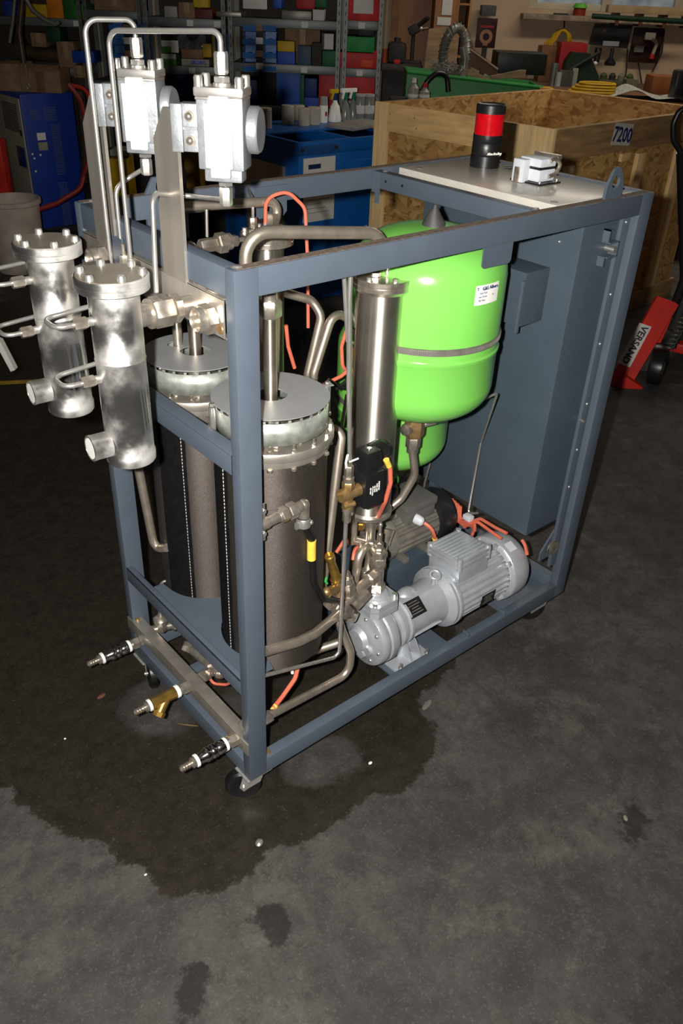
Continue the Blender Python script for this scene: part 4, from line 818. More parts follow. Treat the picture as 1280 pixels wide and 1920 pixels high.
for k in range(4):
    for c,(a_,b_) in enumerate(((455,479),(493,517))): bin_(a_,36+k*25.6,b_,58+k*25.6,6.58,f"blue open bin, {rows[k]} row, {('left','right')[c]} column of the bank beside the chrome post",'right bank of blue bins')
    for c,(a_,b_) in enumerate(((204,229),(251,276))): bin_(a_+k*1.5,34+k*27,b_+k*1.5,58+k*27,7.26,f"blue open bin, {rows[k]} row, {('left','right')[c]} column of the bank behind the bent tubes",'left bank of blue bins')
for (a_,b_,nm) in ((479,493,'right'),(230,251,'left')):
    r,w,h=bgt('card_stack',f'pale cards and papers between the columns of the {nm} bin bank','papers',a_,38,b_,134,7.28 if a_<300 else 6.6)
    for k in range(4): obj('paper_bundle',MB().box(-w/2,w/2,0,.1,h*(k*.25+.04),h*(k*.25+.17),.003),CARD if k%2 else PAP,r)
    obj('backing_board',MB().box(-w/2,w/2,.1,.11,0,h),DARK,r)
# goods on the racks
L_=lbox
L_('cardboard_box','brown carton on the middle shelf beside the yellow box','box',534,50,600,78,RD,1,CARD,.2,.16)
L_('plastic_box','yellow plastic box stacked on a blue one','box',520,77,552,97,RD,None,pm_('b9960f'),.11)
L_('plastic_box','blue plastic box under the yellow one','box',520,97,553,121,RD,1,pm_('25489c'),.11)
L_('plastic_box','slate-blue small tub on the middle shelf','box',558,86,583,121,RD,1,pm_('31485e'),.11)
L_('cable_pile','black bundle of cables on the middle shelf','cables',584,80,603,121,RD,1,DARK,.11)
L_('plastic_box','green box with a white paper on the middle shelf','box',604,95,630,121,RD,1,pm_('0f5a34'),.2)
L_('document_box','grey box with white sheet above the green one','box',603,62,626,94,RD,None,pm_('4a4540'),.2,.03,None,'box',(.3,.45,.05,.95))
L_('plastic_crate','tall royal-blue crate on the bottom shelf','crate',518,135,563,200,RD,2,pm_('164a9a'),.3)
L_('plastic_crate','narrow dark green crate on the bottom shelf','crate',563,140,570,200,RD,2,pm_('14502a'),.3)
L_('plastic_crate','dark navy crate on the bottom shelf','crate',571,147,594,182,RD,None,pm_('122a68'),.3)
L_('plastic_box','blue box below the navy crate','box',570,183,597,202,RD,2,pm_('1e46a0'),.28)
L_('plastic_crate','red crate left of the double post','crate',597,141,632,200,RD,2,pm_('a01a18'),.3)
L_('plastic_box','red box with white sheet, topmost on the right-hand rack','box',650,-6,712,39,RE,0,pm_('c01c1a'),.3,.02,None,'box',(.3,.3,.3,1.0))
L_('tool_case','black case stacked on the green box','box',672,52,702,68,RE,None,pm_('191919'),.2)
L_('plastic_box','bright green box on the right-hand rack','box',650,69,702,98,RE,None,pm_('158a3c'),.28)
L_('plastic_crate','red lattice crate below the green box','crate',634,99,714,129,RE,1,pm_('b5201c'),.3)
L_('plastic_box','orange-red part inside the red lattice crate','box',676,112,700,127,RE,None,pm_('d2401c'),.02,.012)
L_('plastic_crate','red crate on the lowest right-hand shelf','crate',644,144,702,190,RE,2,pm_('b81a1a'),.3)
L_('parts_tray','grey tray of metal parts on the top shelf','tray',528,20,584,37,RD,0,pm_('6a6860',.4,.4),.3)
L_('card_stack','white labelled cards on the top shelf','papers',586,18,608,37,RD,0,PAP,.2)
L_('plastic_box','red box at the top of the wide rack','box',555,-5,590,17,RD,None,pm_('a51c1c'),.2)
L_('plastic_box','blue box at the top beside the bin bank','box',512,-8,528,16,RD,None,pm_('1e4ba0'),.2)
L_('plastic_box','dark green box at the very top','box',590,-8,612,14,RD,None,pm_('155a30'),.2)
L_('brochure','white sheet with a red picture lying on the bin bank','papers',455,-8,500,17,RD,None,PAP,.02,.01)
L_('parts_tray','steel tray of shiny parts left of the bins','tray',405,22,452,36,RD,0,pm_('77736c',.35,.5),.3,-.005)
for k,(u0,v0,u1,v1,mm,lab,lev) in enumerate(((303,76,322,100,'3d7a2c','green and white carton, upper of the pair left of the silver bag',None),(303,101,330,124,'3d7a2c','green and white carton, lower of the pair',1),(340,92,380,110,'6e4f38','brown carton under the silver bag',None),(380,82,396,108,'a8871a','dark yellow carton beside the near tube',None),(340,111,392,125,'8a8478','grey printed box with red and blue lettering',1),(405,62,428,124,'1c3c8c','tall dark blue folder beside the chrome post',1),(398,64,404,124,'6c6a24','thin olive folder left of the tall blue folder',1))):
    r,w,h=L_('carton',lab,'box',u0,v0,u1,v1,RC,lev,pm_(mm),.24)
    if mm=='3d7a2c': obj('white_band',MB().box(-w/2,w/2,-.002,0,h*.55,h),PAP,r); 
    if '8a8478'==mm: txt('SROBO',h*.75,(w*.12,-.002,h*.5),(1,0,0),(0,0,1),pm_('27449a'),r,bold=.001)
L_('label_card','small white card standing by the green cartons','papers',320,76,334,99,RC,None,PAP,.01,.0)
r,w,h=bgt('plastic_bag','crumpled silver plastic bag on the middle shelf','bag',332,62,385,92,6.63)
mb=MB(); mb.grid(lambda a,b:V((a-.5)*w,.02+.03*math.sin(a*17+b*9)*math.sin(b*13),h*b*(.75+.25*math.sin(a*9))),16,8); obj('bag_film',mb,pm_('8f9296',.2,.5),r)
L_('carton','white box on the top shelf above the silver bag','box',308,12,332,33,RC,0,pm_('8c8a86'),.2)
L_('carton','brown flat carton on the top shelf','box',335,5,365,33,RC,0,CARD,.25)
L_('carton','yellow and red carton at the top','box',362,-6,390,14,RC,None,pm_('b89a18'),.1)
L_('cable_pile','dark red bundle under the yellow carton','cables',365,17,398,34,RC,0,pm_('5a2420'),.2)
L_('plastic_box','dark blue box on the bottom shelf behind the near valve','box',320,138,352,208,RC,2,pm_('14245c'),.3)
L_('plastic_box','navy box with a yellow patch behind the near valve','box',456,150,482,200,RD,2,pm_('16285c'),.3)
L_('plastic_box','yellow crate glimpsed right of the near upright','box',346,262,376,345,(None,6.2),None,pm_('8a6a10'),.3) if 0 else None
# left racks
L_('plastic_box','yellow plastic box on the top left shelf','box',46,8,88,31,RA,0,pm_('b39512'),.3)
L_('plastic_box','orange plastic box on the top left shelf','box',88,-8,117,31,RA,0,pm_('c87412'),.3)
L_('plastic_box','dark green plastic box on the top left shelf','box',118,-8,140,32,RA,0,pm_('1c5a1c'),.3)
L_('plastic_box','blue plastic box at the far upper left','box',5,2,34,28,RA,0,pm_('183a80'),.3)
L_('plastic_box','light green flat tray beside the dark green box','box',140,8,158,32,RA,0,pm_('3d7a20'),.3)
L_('carton','carton with a red and white print on the top shelf','box',176,-8,252,14,RB,0,CARD,.3)
L_('carton','small brown carton with a tape strip under the top shelf','box',58,62,86,88,RA,None,CARD,.2)
L_('carton','dark green bag on the left rack','bag',86,50,112,78,RA,None,pm_('123a24'),.2)
L_('carton','beige carton left of the blue tub','box',108,78,140,124,RA,1,CARD,.25)
L_('plastic_box','blue tub beside the chrome post','tub',135,96,176,118,RA,None,pm_('143a90'),.2,-.03)
L_('carton','beige carton below the blue tub','box',138,123,160,146,RA,None,CARD,.2,-.03)
r,w,h=bgt('old_motor','rusty brown flanged motor on the left rack','motor',14,72,122,126,7.33,None,RA[0][1])
OLD=pm_('4a3826',.6,.3,var=.3)
obj('motor_barrel',MB().lathe([(0,-w*.28),(h*.3,-w*.28),(h*.33,0),(h*.3,w*.42),(0,w*.44)],(0,.1,h*.45),(1,.1,h*.40),24,h=1),OLD,r)
obj('motor_flange',MB().lathe([(h*.2,-.02),(h*.5,-.02),(h*.5,.02),(h*.2,.02)],(-w*.32,.1,h*.5),(-w*.32+.9,.1,h*.45),24,h=1),OLD,r)
obj('motor_cradle',MB().box(-w*.3,w*.35,.02,.18,0,h*.16,.004),DARK,r)
for (pts,lab,mm,rr) in (([(28,-5),(24,40),(18,80)],'thin steel rod leaning at upper left','6a6a66',.012),([(42,-5),(36,60),(44,118)],'brown tube hanging at upper left','4a3a30',.02),([(47,-5),(60,20),(85,38),(105,46),(110,40)],'grey flexible conduit sagging in front of the yellow box','6f6c66',.014)):
    o=obj('hanging_tube',MB().tube([B(*[SZ(u,v,6.3)[0],6.3,SZ(u,v,6.3)[1]]) for u,v in pts],rr,.1,10),pm_(mm,.4,.4)); tag(o,lab,'pipe')
# compressor
cc=P(75,430,z=FZ); r=thing('compressor_cabinet','blue and grey compressor cabinet at the left edge','compressor',(cc.x,cc.y,FZ),0,None,local=True)
NAVY=mat('navy_cabinet_paint','0d2f86',.45,0,.06,5); CGR=mat('warm_grey_panel','8c897c',.5,0,.05,6)
hh=SZ(43,178,6.48)[1]-FZ
obj('cabinet_body',MB().box(0,.40,.0,.5,0,hh,.01),NAVY,r)
obj('front_panel',MB().box(-.012,.0,.01,.49,0.02,hh-.03,.004),CGR,r,'warm grey front panel')
lv_=MB()
for k in range(16): lv_.box(-.016,-.011,.06,.34,hh-.26+k*.012,hh-.255+k*.012)
obj('front_louvres',lv_,DARK,r)['kind']='stuff'
obj('control_display',MB().box(-.018,-.012,.03,.17,hh-.50,hh-.36,.003),pm_('1a2c66',.3),r,'dark blue display')
obj('small_badge',MB().box(-.015,-.012,.03,.06,hh-.28,hh-.24),pm_('15182a'),r)
for (x0,x1,z0_,z1_) in ((.06,.13,hh-.17,hh-.09),(.16,.27,hh-.18,hh-.08),(.20,.28,hh-.56,hh-.2),(.20,.28,hh-.98,hh-.60)):
    g_=MB(); n_=int((z1_-z0_)/.012)
    for k in range(n_):
        for j in range(int((x1-x0)/.014)): g_.box(x0+j*.014,x0+j*.014+.009,-.004,-.0,z0_+k*.012,z0_+k*.012+.004)
    obj('vent_slots',g_,pm_('666b78'),r)['kind']='stuff'
obj('sticker',MB().box(.085,.15,-.002,0,hh-.31,hh-.26),PAP,r); obj('sticker',MB().box(.085,.155,-.002,0,hh-.38,hh-.325),pm_('8a8878'),r)
for x,z in ((.03,-.40),(.04,-.43),(.035,-.52),(.09,-.41)): obj('paint_chip',MB().cyl((x,-.001,hh+z),(x,-.003,hh+z),.008,n=8),PAP,r)
r,w,h=bgt('cardboard_box','wide open brown carton standing on the blue compressor','box',38,130,112,164,6.66,None,SZ(43,178,6.48)[1])
obj('box_body',MB().box(-w/2,w/2,0,.25,0,h,.004),CARD,r); obj('box_flap',MB().obox((0,-.02,h+.01),(w,.1,.004),Matrix.Rotation(.35,3,'X')),CARD,r); obj('tape_strip',MB().box(-.03,.03,-.001,.2,0,h+.001),pm_('6b4a33'),r)
r,w,h=bgt('cardboard_box','flat brown carton at the left edge on the compressor','box',-14,119,36,158,6.66,None,SZ(43,178,6.48)[1])
obj('box_body',MB().box(-w/2,w/2,0,.3,0,h,.004),CARD,r)
r,w,h=bgt('hanging_hook','thin chain with a small hook above the compressor','hook',48,128,55,168,6.4)
obj('chain',MB().tube([(0,0,h*1.2),(0,0,h*.3)],.003,n=6),TUBE,r); obj('hook',MB().tube([(0,0,h*.3),(.01,0,.02),(0,0,0),(-.012,0,.015)],.005,.005,6),TUBE,r)
def bgtube(n,lab,cat,pts,rad,m,fil=.15):
    o=obj(n,MB().tube([P(u,v,d=d) for u,v,d in pts],rad,fil,10),m); return tag(o,lab,cat)
HR=mat('dark_red_hose','7a1f1c',.5,0,.1,20)
bgtube('air_hose','dark red hose hanging right of the compressor, reaching the floor bucket','hose',[(128,158,6.2),(150,185,6.2),(163,240,6.1),(165,300,6.0),(150,355,5.8),(105,382,5.6),(62,396,5.5)],.016,HR)
bgtube('air_hose','short red hose looping over the compressor corner','hose',[(132,160,6.3),(160,165,6.3),(172,195,6.25),(160,220,6.2)],.014,pm_('a5321f'))
bgtube('cable_loom','black cable loom between compressor and far upright','cable',[(150,170,6.3),(155,230,6.3),(160,300,6.1),(158,345,6.0)],.03,DARK)
pb_=P(20,372,z=.36); r=thing('bucket','beige plastic bucket at the left edge','bucket',(pb_.x,pb_.y,FZ),0,None,local=True)
obj('bucket_body',MB().lathe([(0,0),(.15,0),(.17,.44),(.175,.445),(.165,.45),(.145,.02),(0,.02)],(0,0,0),(0,0,1),36,h=1),mat('beige_bucket','a3978a',.5,0,.1,8),r); obj('bucket_rim',MB().lathe([(.17,.42),(.182,.425),(.182,.45),(.17,.452)],(0,0,0),(0,0,1),36,h=1),pm_('a89c90'),r)
o=tag(obj('floor_tape',MB().add([P(-60,725,z=FZ+.001),P(-60,718,z=FZ+.001),P(160,706,z=FZ+.001),P(160,713,z=FZ+.001)],[(0,1,2,3)]),mat('yellow_floor_tape','9a7c20',.7,0,.2,20)),'yellow marking line on the floor behind the farther separator','marking')
r=thing('side_table','white table corner reaching in at the left edge','table',B(SZ(-120,650,2.9)[0],2.9,FZ),BGR,None,local=True)
s_0=SZ(-120,650,2.9)[0]; E=[V(SZ(u,v,2.9)[0]-s_0,0,SZ(u,v,2.9)[1]-FZ) for u,v in ((-260,520),(0,640),(28,694),(20,697),(0,660),(-260,545))]
obj('white_edge',MB().prism([(q.x,q.z) for q in E],(0,0,0),(1,0,0),(0,0,1),-.03),PAP,r)
obj('leg',MB().box(-.05,.0,.0,.05,0,E[1].z-.06),DARK,r)
r,w,h=bgt('fire_hose_box','red hose reel box cut by the left edge','box',-40,262,8,365,5.95); obj('box_body',MB().box(-w/2,w/2,0,.1,0,h,.01),pm_('a8261a'),r); obj('box_foot',MB().box(-w*.2,w*.2,.02,.08,-(SZ(-16,365,5.95)[1]-FZ),0),DARK,r)
# dark cupboard and yellow crates below the racks
r=thing('steel_cupboard','dark low cupboard below the bin racks','cupboard',B(*[(SZ(345,300,6.3)[0]),6.2,FZ]),BGR,None,local=True); w=1.5
obj('cupboard_body',MB().box(-.62,.42,.0,.3,0,.62,.01),mat('almost_black_paint','17140f',.8,0,.2,6),r)
for k,(u0,v0,u1,v1,mm,lab) in enumerate(((208,298,240,368,'b08c10','bright yellow crate seen between the uprights'),(345,285,374,342,'7d5c10','ochre crate right of the near upright'))):
    r,w,h=bgt('yellow_crate',lab,'crate',u0,v0,u1,v1,5.9,None,None); dz=r.location.z-FZ; r.location.z=FZ
    obj('crate_wall',MB().box(-w/2,w/2,0,.2,dz*.6,dz+h,.005),pm_(mm),r); obj('crate_base',MB().box(-w/2,w/2,0,.2,0,dz*.6,.005),DARK,r)
r,w,h=bgt('grey_ledge','light grey parts box above the bright yellow crate','box',206,282,242,293,5.91); obj('box_body',MB().box(-w/2,w/2,0,.18,0,h,.003),pm_('8a8880'),r)
# ---- blue tool cabinet ----
BLU=mat('blue_workshop_paint','0c57a0',.42,0,.05,6); cz0=.836
q=P(559,268,z=cz0); q2=P(702,243,z=cz0); q3=P(480,248,z=cz0); X0,Y0=q.x,q.y; CW=1.06; CD=.78
r=tc_=thing('tool_cabinet','blue steel tool cabinet with a sheet of paper on its front','cabinet',(X0,Y0,FZ),0,None,local=True); hc=cz0-FZ
obj('cabinet_body',MB().box(0,CW,.0,CD,0,hc-.07,.006),BLU,r)
for (x0,x1,y0,y1) in ((0,CW,0,.03),(0,CW,CD-.03,CD),(0,.03,.03,CD-.03),(CW-.03,CW,.03,CD-.03)): obj('tray_rim',MB().box(x0,x1,y0,y1,hc-.07,hc,.004),BLU,r)
obj('divider',MB().box(.42,.44,.03,CD-.03,hc-.07,hc-.005,.002),BLU,r)
dr=obj('cabinet_door',MB().box(.36,.90,-.012,0,.08,hc-.12,.004),BLU,r); obj('door_knob',MB().sph((.42,-.022,hc-.20),.013,8),TUBE,dr,'chrome door knob')
obj('side_drawer',MB().box(-.02,0,.12,.5,hc-.36,hc-.14,.004),STEEL,r,'bare metal drawer front'); obj('side_drawer',MB().box(-.02,0,.12,.5,hc-.62,hc-.40,.004),STEEL,r)
obj('side_drawer',MB().box(-.015,0,.55,.75,hc-.5,hc-.2,.004),DARK,r)
pp=obj('paper_sheet',MB().box(.035,.27,-.006,-.003,hc-.44,hc-.085),PAP,r,'white printed sheet'); obj('printed_header',MB().box(.07,.16,-.008,-.006,hc-.145,hc-.12),pm_('1c2c50'),pp)
ln=MB()
for k in range(9): ln.box(.06,.06+.12+.05*((k*7)%3)/2,-.0075,-.006,hc-.19-k*.025,hc-.187-k*.025)
obj('printed_lines',ln,pm_('7a7a80'),pp)['kind']='stuff'
obj('hinge_plate',MB().box(.0,.30,-.008,0,hc-.065,hc-.02,.002),pm_('1d4a80'),r)
for x in (.025,.27): obj('plate_bolt',MB().cyl((x,-.014,hc-.04),(x,-.006,hc-.04),.011,n=10),DARK,r)
top=cz0+.001
obj('rear_shelf',MB().box(.03,CW-.03,.36,CD-.03,hc-.012,hc,.002),BLU,tc_)
def onc(u,v,zz=None): return P(u,v,z=zz if zz else top)
p=onc(535,262,cz0-.06); r=thing('spanner','shiny ratchet spanner lying in the cabinet tray','tool',(X0+.2,Y0+.17,cz0-.07),.3,None,local=True); obj('handle',MB().tube([(-.12,0,.012),(.1,0,.012)],.009,n=8),TUBE,r); obj('ratchet_head',MB().cyl((.11,0,.0),(.11,0,.026),.024,n=16),TUBE,r)
p=onc(665,236,cz0+.001); r=thing('clipboard','grey flat case lying on the cabinet rim','case',(p.x,p.y-.05,cz0),.25,None,local=True); obj('case_shell',MB().box(-.19,.22,-.08,.13,.0,.022,.006),pm_('8f8c86'),r); obj('yellow_cord',MB().tube([(.0,-.1,.01),(.12,-.10,.012),(.22,-.07,.012)],.008,.05,8),pm_('c89a18'),r)
# canisters, cans and spray bottles standing in the tray
def stand(u,v): p=P(u,v,z=top); return p
def canister(u0,u1,vt,vb,lab):
    um=(u0+u1)/2; p=P(um,vb,z=top); sc=FOC/((p-CAM).dot(CF)); R=(u1-u0)/2/sc; h=(vb-vt)/sc/.93-R*.3
    r=thing('canister',lab,'container',(p.x+R*.5,p.y+R*.6,top),0,'translucent canisters in a row',local=True)
    c=MB(); c.lathe([(0,0),(R,0),(R,h*.94),(R*.9,h),(0,h)],(0,0,0),(0,0,1),14,h=1); obj('canister_body',c,mat('translucent_grey','aaa294',.35,0,.08,8),r,sharp=20)
    obj('canister_lid',MB().lathe([(R*.9,h*.96),(R*.98,h*.97),(R*.98,h*1.02),(0,h*1.03)],(0,0,0),(0,0,1),20,h=1),pm_('b5a898'),r)
for a in ((481,509,206,241,'grey canister standing alone left in the cabinet tray'),(527,551,201,233,'grey canister, rear left of the tight group'),(549,571,200,226,'grey canister, rear middle of the group'),(558,580,206,236,'grey canister, front one of the group'),(576,600,204,234,'grey canister, rightmost beside the spray can')): canister(*a)
def lathe_thing(name,lab,cat,u,v,prof,m,extra=(),grp=None):
    p=P(u,v,z=top); r=thing(name,lab,cat,(p.x+.02,p.y+.03,top),0,grp,local=True); obj(extra[0] if extra else 'body',MB().lathe(prof,(0,0,0),(0,0,1),24,h=1),m,r); return r
r=lathe_thing('spray_can','white aerosol can with a small red print','can',607,231,[(0,0),(.026,0),(.027,.004),(.027,.10),(0,.10)],WPL,('can_body',)); obj('can_cap',MB().lathe([(.025,.10),(.026,.105),(.024,.15),(0,.152)],(0,0,0),(0,0,1),24,h=1),pm_('9a9894'),r); obj('red_print',MB().box(-.008,.006,-.0285,-.0265,.04,.065),pm_('b02020'),r)
def sprayer(u,v,lab,body,head,nose,s=1.0):
    r=lathe_thing('spray_bottle',lab,'bottle',u,v,[(0,0),(.042*s,0),(.043*s,.02),(.03*s,.09),(.014*s,.115),(.014*s,.125),(0,.125)],body,('bottle_body',))
    obj('trigger_neck',MB().cyl((0,0,.12),(0,0,.165),.014,n=12),nose,r); obj('spray_head',MB().box(-.045,.022,-.012,.012,.165,.19,.005).prism([(0,0),(.012,0),(.0,-.04),(-.012,-.035)],(-.035,-.006,.168),(1,0,0),(0,0,1),.012),head,r)

sprayer(628,229,'white spray bottle with a blue and yellow trigger',WPL,pm_('c9a81c'),pm_('1a2f80'))
CLR=mat('clear_plastic','7d807c',.2,0,.1,10)
sprayer(648,227,'clear spray bottle with a white and green trigger, left of two',CLR,WPL,pm_('0f6a50'),.75)
sprayer(662,226,'clear spray bottle with a white and green trigger, right of two',CLR,WPL,pm_('0f6a50'),.75)
for u,lab in ((675,'grey clear jar right of the spray bottles'),(692,'second grey clear jar, next to the wooden crate')):
    r=lathe_thing('jar',lab,'container',u,226,[(0,0),(.034,0),(.035,.01),(.035,.13),(.03,.14),(0,.14)],CLR,('jar_body',)); obj('jar_lid',MB().lathe([(.032,.14),(.034,.141),(.034,.155),(0,.156)],(0,0,0),(0,0,1),20,h=1),pm_('a8a49c'),r); obj('jar_label',MB().lathe([(.0358,.04),(.0358,.09)],(0,0,0),(0,0,1),20,h=1),PAP,r)
# ---- wooden transport crate ----
def osb_mat():
    m=bpy.data.materials.new('strand_board'); m.use_nodes=True; nt=m.node_tree; N=nt.nodes; L=nt.links; b=N['Principled BSDF']
    tc=N.new('ShaderNodeTexCoord'); n0=N.new('ShaderNodeTexNoise'); n0.inputs['Scale'].default_value=7; L.new(tc.outputs['Object'],n0.inputs['Vector'])
    vm=N.new('ShaderNodeVectorMath'); vm.operation='MULTIPLY_ADD'; L.new(n0.outputs['Color'],vm.inputs[0]); vm.inputs[1].default_value=(.13,.13,.13); L.new(tc.outputs['Object'],vm.inputs[2])
    mp=N.new('ShaderNodeMapping'); mp.inputs['Scale'].default_value=(14,14,34); mp.inputs['Rotation'].default_value=(.4,.3,.5); L.new(vm.outputs[0],mp.inputs['Vector'])
    vo=N.new('ShaderNodeTexVoronoi'); vo.inputs['Scale'].default_value=1.6; L.new(mp.outputs[0],vo.inputs['Vector'])
    rp=N.new('ShaderNodeValToRGB'); sp=N.new('ShaderNodeSeparateColor'); L.new(vo.outputs['Color'],sp.inputs[0]); L.new(sp.outputs[0],rp.inputs['Fac'])
    e=rp.color_ramp.elements; e[0].color=(*lin('8f6a38'),1); e[1].color=(*lin('cda66c'),1); x=rp.color_ramp.elements.new(.35); x.color=(*lin('b4884c'),1); x=rp.color_ramp.elements.new(.75); x.color=(*lin('c29a5c'),1)
    L.new(rp.outputs['Color'],b.inputs['Base Color']); b.inputs['Roughness'].default_value=.75; return m
OSB=osb_mat()
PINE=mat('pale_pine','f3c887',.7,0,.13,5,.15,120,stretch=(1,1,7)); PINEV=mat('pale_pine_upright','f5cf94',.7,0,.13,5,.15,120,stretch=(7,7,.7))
SHADEPINE=mat('shaded_pine','a07f54',.75,0,.18,5,.15,120,stretch=(1,1,7))  # darker copy of the pine: shade on long and far sides put into colour
ZC=1.05; k0=P(1040,243,z=ZC); kl=P(703,190,z=ZC)
ux_=(k0-kl); SW=ux_.length; ang=math.atan2(ux_.y,ux_.x); LD=1.74
CRT=thing('transport_crate','large open wooden shipping crate of pine boards and strand board','crate',(kl.x,kl.y,FZ),ang,None,local=True); HC=ZC-FZ
# local x: along near short side (left to near corner), y: away to the right; x in 0..SW, y in 0..LD
def cpart(n,x0,x1,y0,y1,z0,z1,m,lab=None): return obj(n,MB().box(x0,x1,y0,y1,z0,z1,.003),m,CRT,lab)
e=.014; b_=.024
for (x0,x1,y0,y1) in ((b_,SW-b_,b_,b_+e),(b_,SW-b_,LD-b_-e,LD-b_),(b_,b_+e,b_+e,LD-b_-e),(SW-b_-e,SW-b_,b_+e,LD-b_-e)): cpart('strand_board_panel',x0,x1,y0,y1,.02,HC-.003,OSB)
cpart('crate_floor',b_+e,SW-b_-e,b_+e,LD-b_-e,.02,.04,OSB)
cpart('top_plank',.10,SW-.26,0,b_,HC-.14,HC,PINE); cpart('corner_board',0,.10,0,b_,.0,HC,PINEV); cpart('corner_board',SW-.26,SW,0,b_,HC-.30,HC,PINEV); cpart('corner_board',SW-.10,SW,0,b_,0,HC-.30,PINEV)
cpart('top_plank',SW-b_,SW,b_,LD,HC-.15,HC-.002,SHADEPINE); cpart('top_plank',0,b_,b_,LD,HC-.15,HC-.002,SHADEPINE); cpart('top_plank',b_,SW-b_,LD-b_,LD,HC-.15,HC-.002,SHADEPINE)
cpart('bottom_plank',.10,SW-.1,0,b_,0.0,.12,PINE); cpart('bottom_plank',SW-b_,SW,b_,LD,0,.12,SHADEPINE)
cpart('batten',SW-b_,SW,.13,.24,.12,HC-.18,PINEV); cpart('batten',SW-b_,SW,.88,.97,.12,HC-.18,PINEV); cpart('batten',SW,SW+.02,.66,.76,HC-.20,HC-.16,PINE)
cpart('batten',SW-b_,SW,1.34,1.46,.12,HC-.16,PINEV)
def crp(u,v): # picture point on the long right side -> local y,z
    d=(P(u,v,z=.5)-CAM).normalized(); ex=Vector((math.cos(ang),math.sin(ang),0)); ey=Vector((-ex.y,ex.x,0)); o=Vector((kl.x,kl.y,0)); t=(SW-(CAM-o).dot(ex))/d.dot(ex); p=CAM+d*t; return (p-o).dot(ey),p.z-FZ
y_,z_=crp(1166,252); tg=obj('price_tag',MB().obox((SW+.002,y_,z_),(.002,.19,.105),Matrix.Rotation(-.10,3,'X')),PAP,CRT,'white tag reading 7200')
txt('7200',.10,(SW+.004,y_,z_-.005),(0,1,-.12),(0,.12,1),pm_('1c2a60'),tg,'handwritten_number',bold=.002)
for u,v in ((1048,262),(1072,258),(1090,246),(1115,262),(1130,270),(1150,285)):
    y_,z_=crp(u,v); obj('nail_head',MB().cyl((SW,y_,z_),(SW+.003,y_,z_),.005,n=8),TUBE,CRT)
for x,z in ((.30,-.05),(.32,-.10),(.75,-.03),(.78,-.11),(.12,-.05)): obj('nail_head',MB().cyl((x,0,HC+z),(x,-.002,HC+z),.004,n=8),TUBE,CRT)
# ---- things behind the crate ----
def btx(name,label,cat,u0,v0,u1,v1,d,m,dep=.3,floor=False,group=None,bev=.005,turn=0,nm='body'):
    r,w,h=bgt(name,label,cat,u0,v0,u1,v1,d,group,None,turn); w=abs(w)
    obj(nm,MB().box(-w/2,w/2,0,dep,0,h,bev),m,r); return r,w,h
# long workbench along the back wall
bz=SZ(1130,166,7.55)[1]
BT=mat('worn_bench_top','5c4836',.7,0,.2,5,stretch=(1,1,1)); s0=SZ(935,150,7.5)[0]; s1=3.6
r=thing('workbench','long cluttered wooden workbench under the window','workbench',B((s0+s1)/2,7.45,FZ),BGR,None,local=True); w=s1-s0
obj('bench_top',MB().box(-w/2,w/2,0,.75,bz-FZ-.06,bz-FZ,.006),BT,r); obj('bench_apron',MB().box(-w/2+.04,w/2-.04,.04,.07,bz-FZ-.2,bz-FZ-.06,.004),DARK,r)
for x in (-w/2+.05,0,w/2-.12):
    for y in (.08,.6): obj('leg',MB().box(x,x+.07,y,y+.07,0,bz-FZ-.06,.004),BT,r)
def sit(name,label,cat,u,v_top,wpx,d,group=None):
    s,_=SZ(u,150,d); zt=SZ(u,v_top,d)[1]; wd=wpx/FOC*d*1.06; r=thing(name,label,cat,B(s,d,bz),BGR,group,local=True); return r,wd,max(.03,zt-bz)
# second low table nearer, carrying yellow hose and newspaper
tz=SZ(1180,190,6.3)[1]
s0=SZ(1052,190,6.38)[0]; s1=3.0; r=thing('work_table','brown plank table right behind the crate','table',B((s0+s1)/2,6.38,FZ),BGR+.0,None,local=True); w=s1-s0
obj('table_top',MB().box(-w/2,w/2,0,.8,tz-FZ-.07,tz-FZ,.006),mat('brown_plank','5e3d22',.7,0,.2,5,stretch=(1,1,5)),r)
for x in (-w/2+.05,w/2-.12):
    for y in (.05,.68): obj('leg',MB().box(x,x+.07,y,y+.07,0,tz-FZ-.07,.004),DARK,r)
YH=pm_('b08a12',.5)
p=B(SZ(1105,178,6.5)[0],6.5,tz); r=thing('hose_coil','flat coil of yellow hose on the brown table','hose',p,BGR,None,local=True)
for k in range(5): obj('hose_turn',MB().tube([V((.17-.012*k)*math.cos(2*PI*q/24)+.01*k,(.12-.008*k)*math.sin(2*PI*q/24),.014+.017*k) for q in range(24)],.0095,n=8,closed=True),YH,r)
p=B(SZ(1215,178,6.55)[0],6.55,tz); r=thing('newspaper','open crumpled newspaper on the brown table','paper',p,BGR,None,local=True)
g_=MB(); g_.grid(lambda a,b:V((a-.5)*.62,(b-.5)*.36,.012+.05*math.exp(-((a-.3)*6)**2)+.012*math.sin(a*11+b*4)),24,8); o=obj('paper_spread',g_,mat('newsprint','8f9088',.8,0,.25,60),r)
btx('wooden_box','small brown wooden box at the right edge','box',1222,142,1270,176,6.9,pm_('7a4a28'),.2)[0].location.z=tz
r,w,h=bgt('black_speaker','black rounded case cut by the right edge','case',1266,132,1296,178,6.4,None,tz); obj('case_body',MB().box(-w/2,w/2,0,.12,0,h,.02),BLACK,r)
btx('tool_box','yellow box beside the green tub','box',1012,162,1038,176,6.45,pm_('a87e12'),.12)[0].location.z=tz
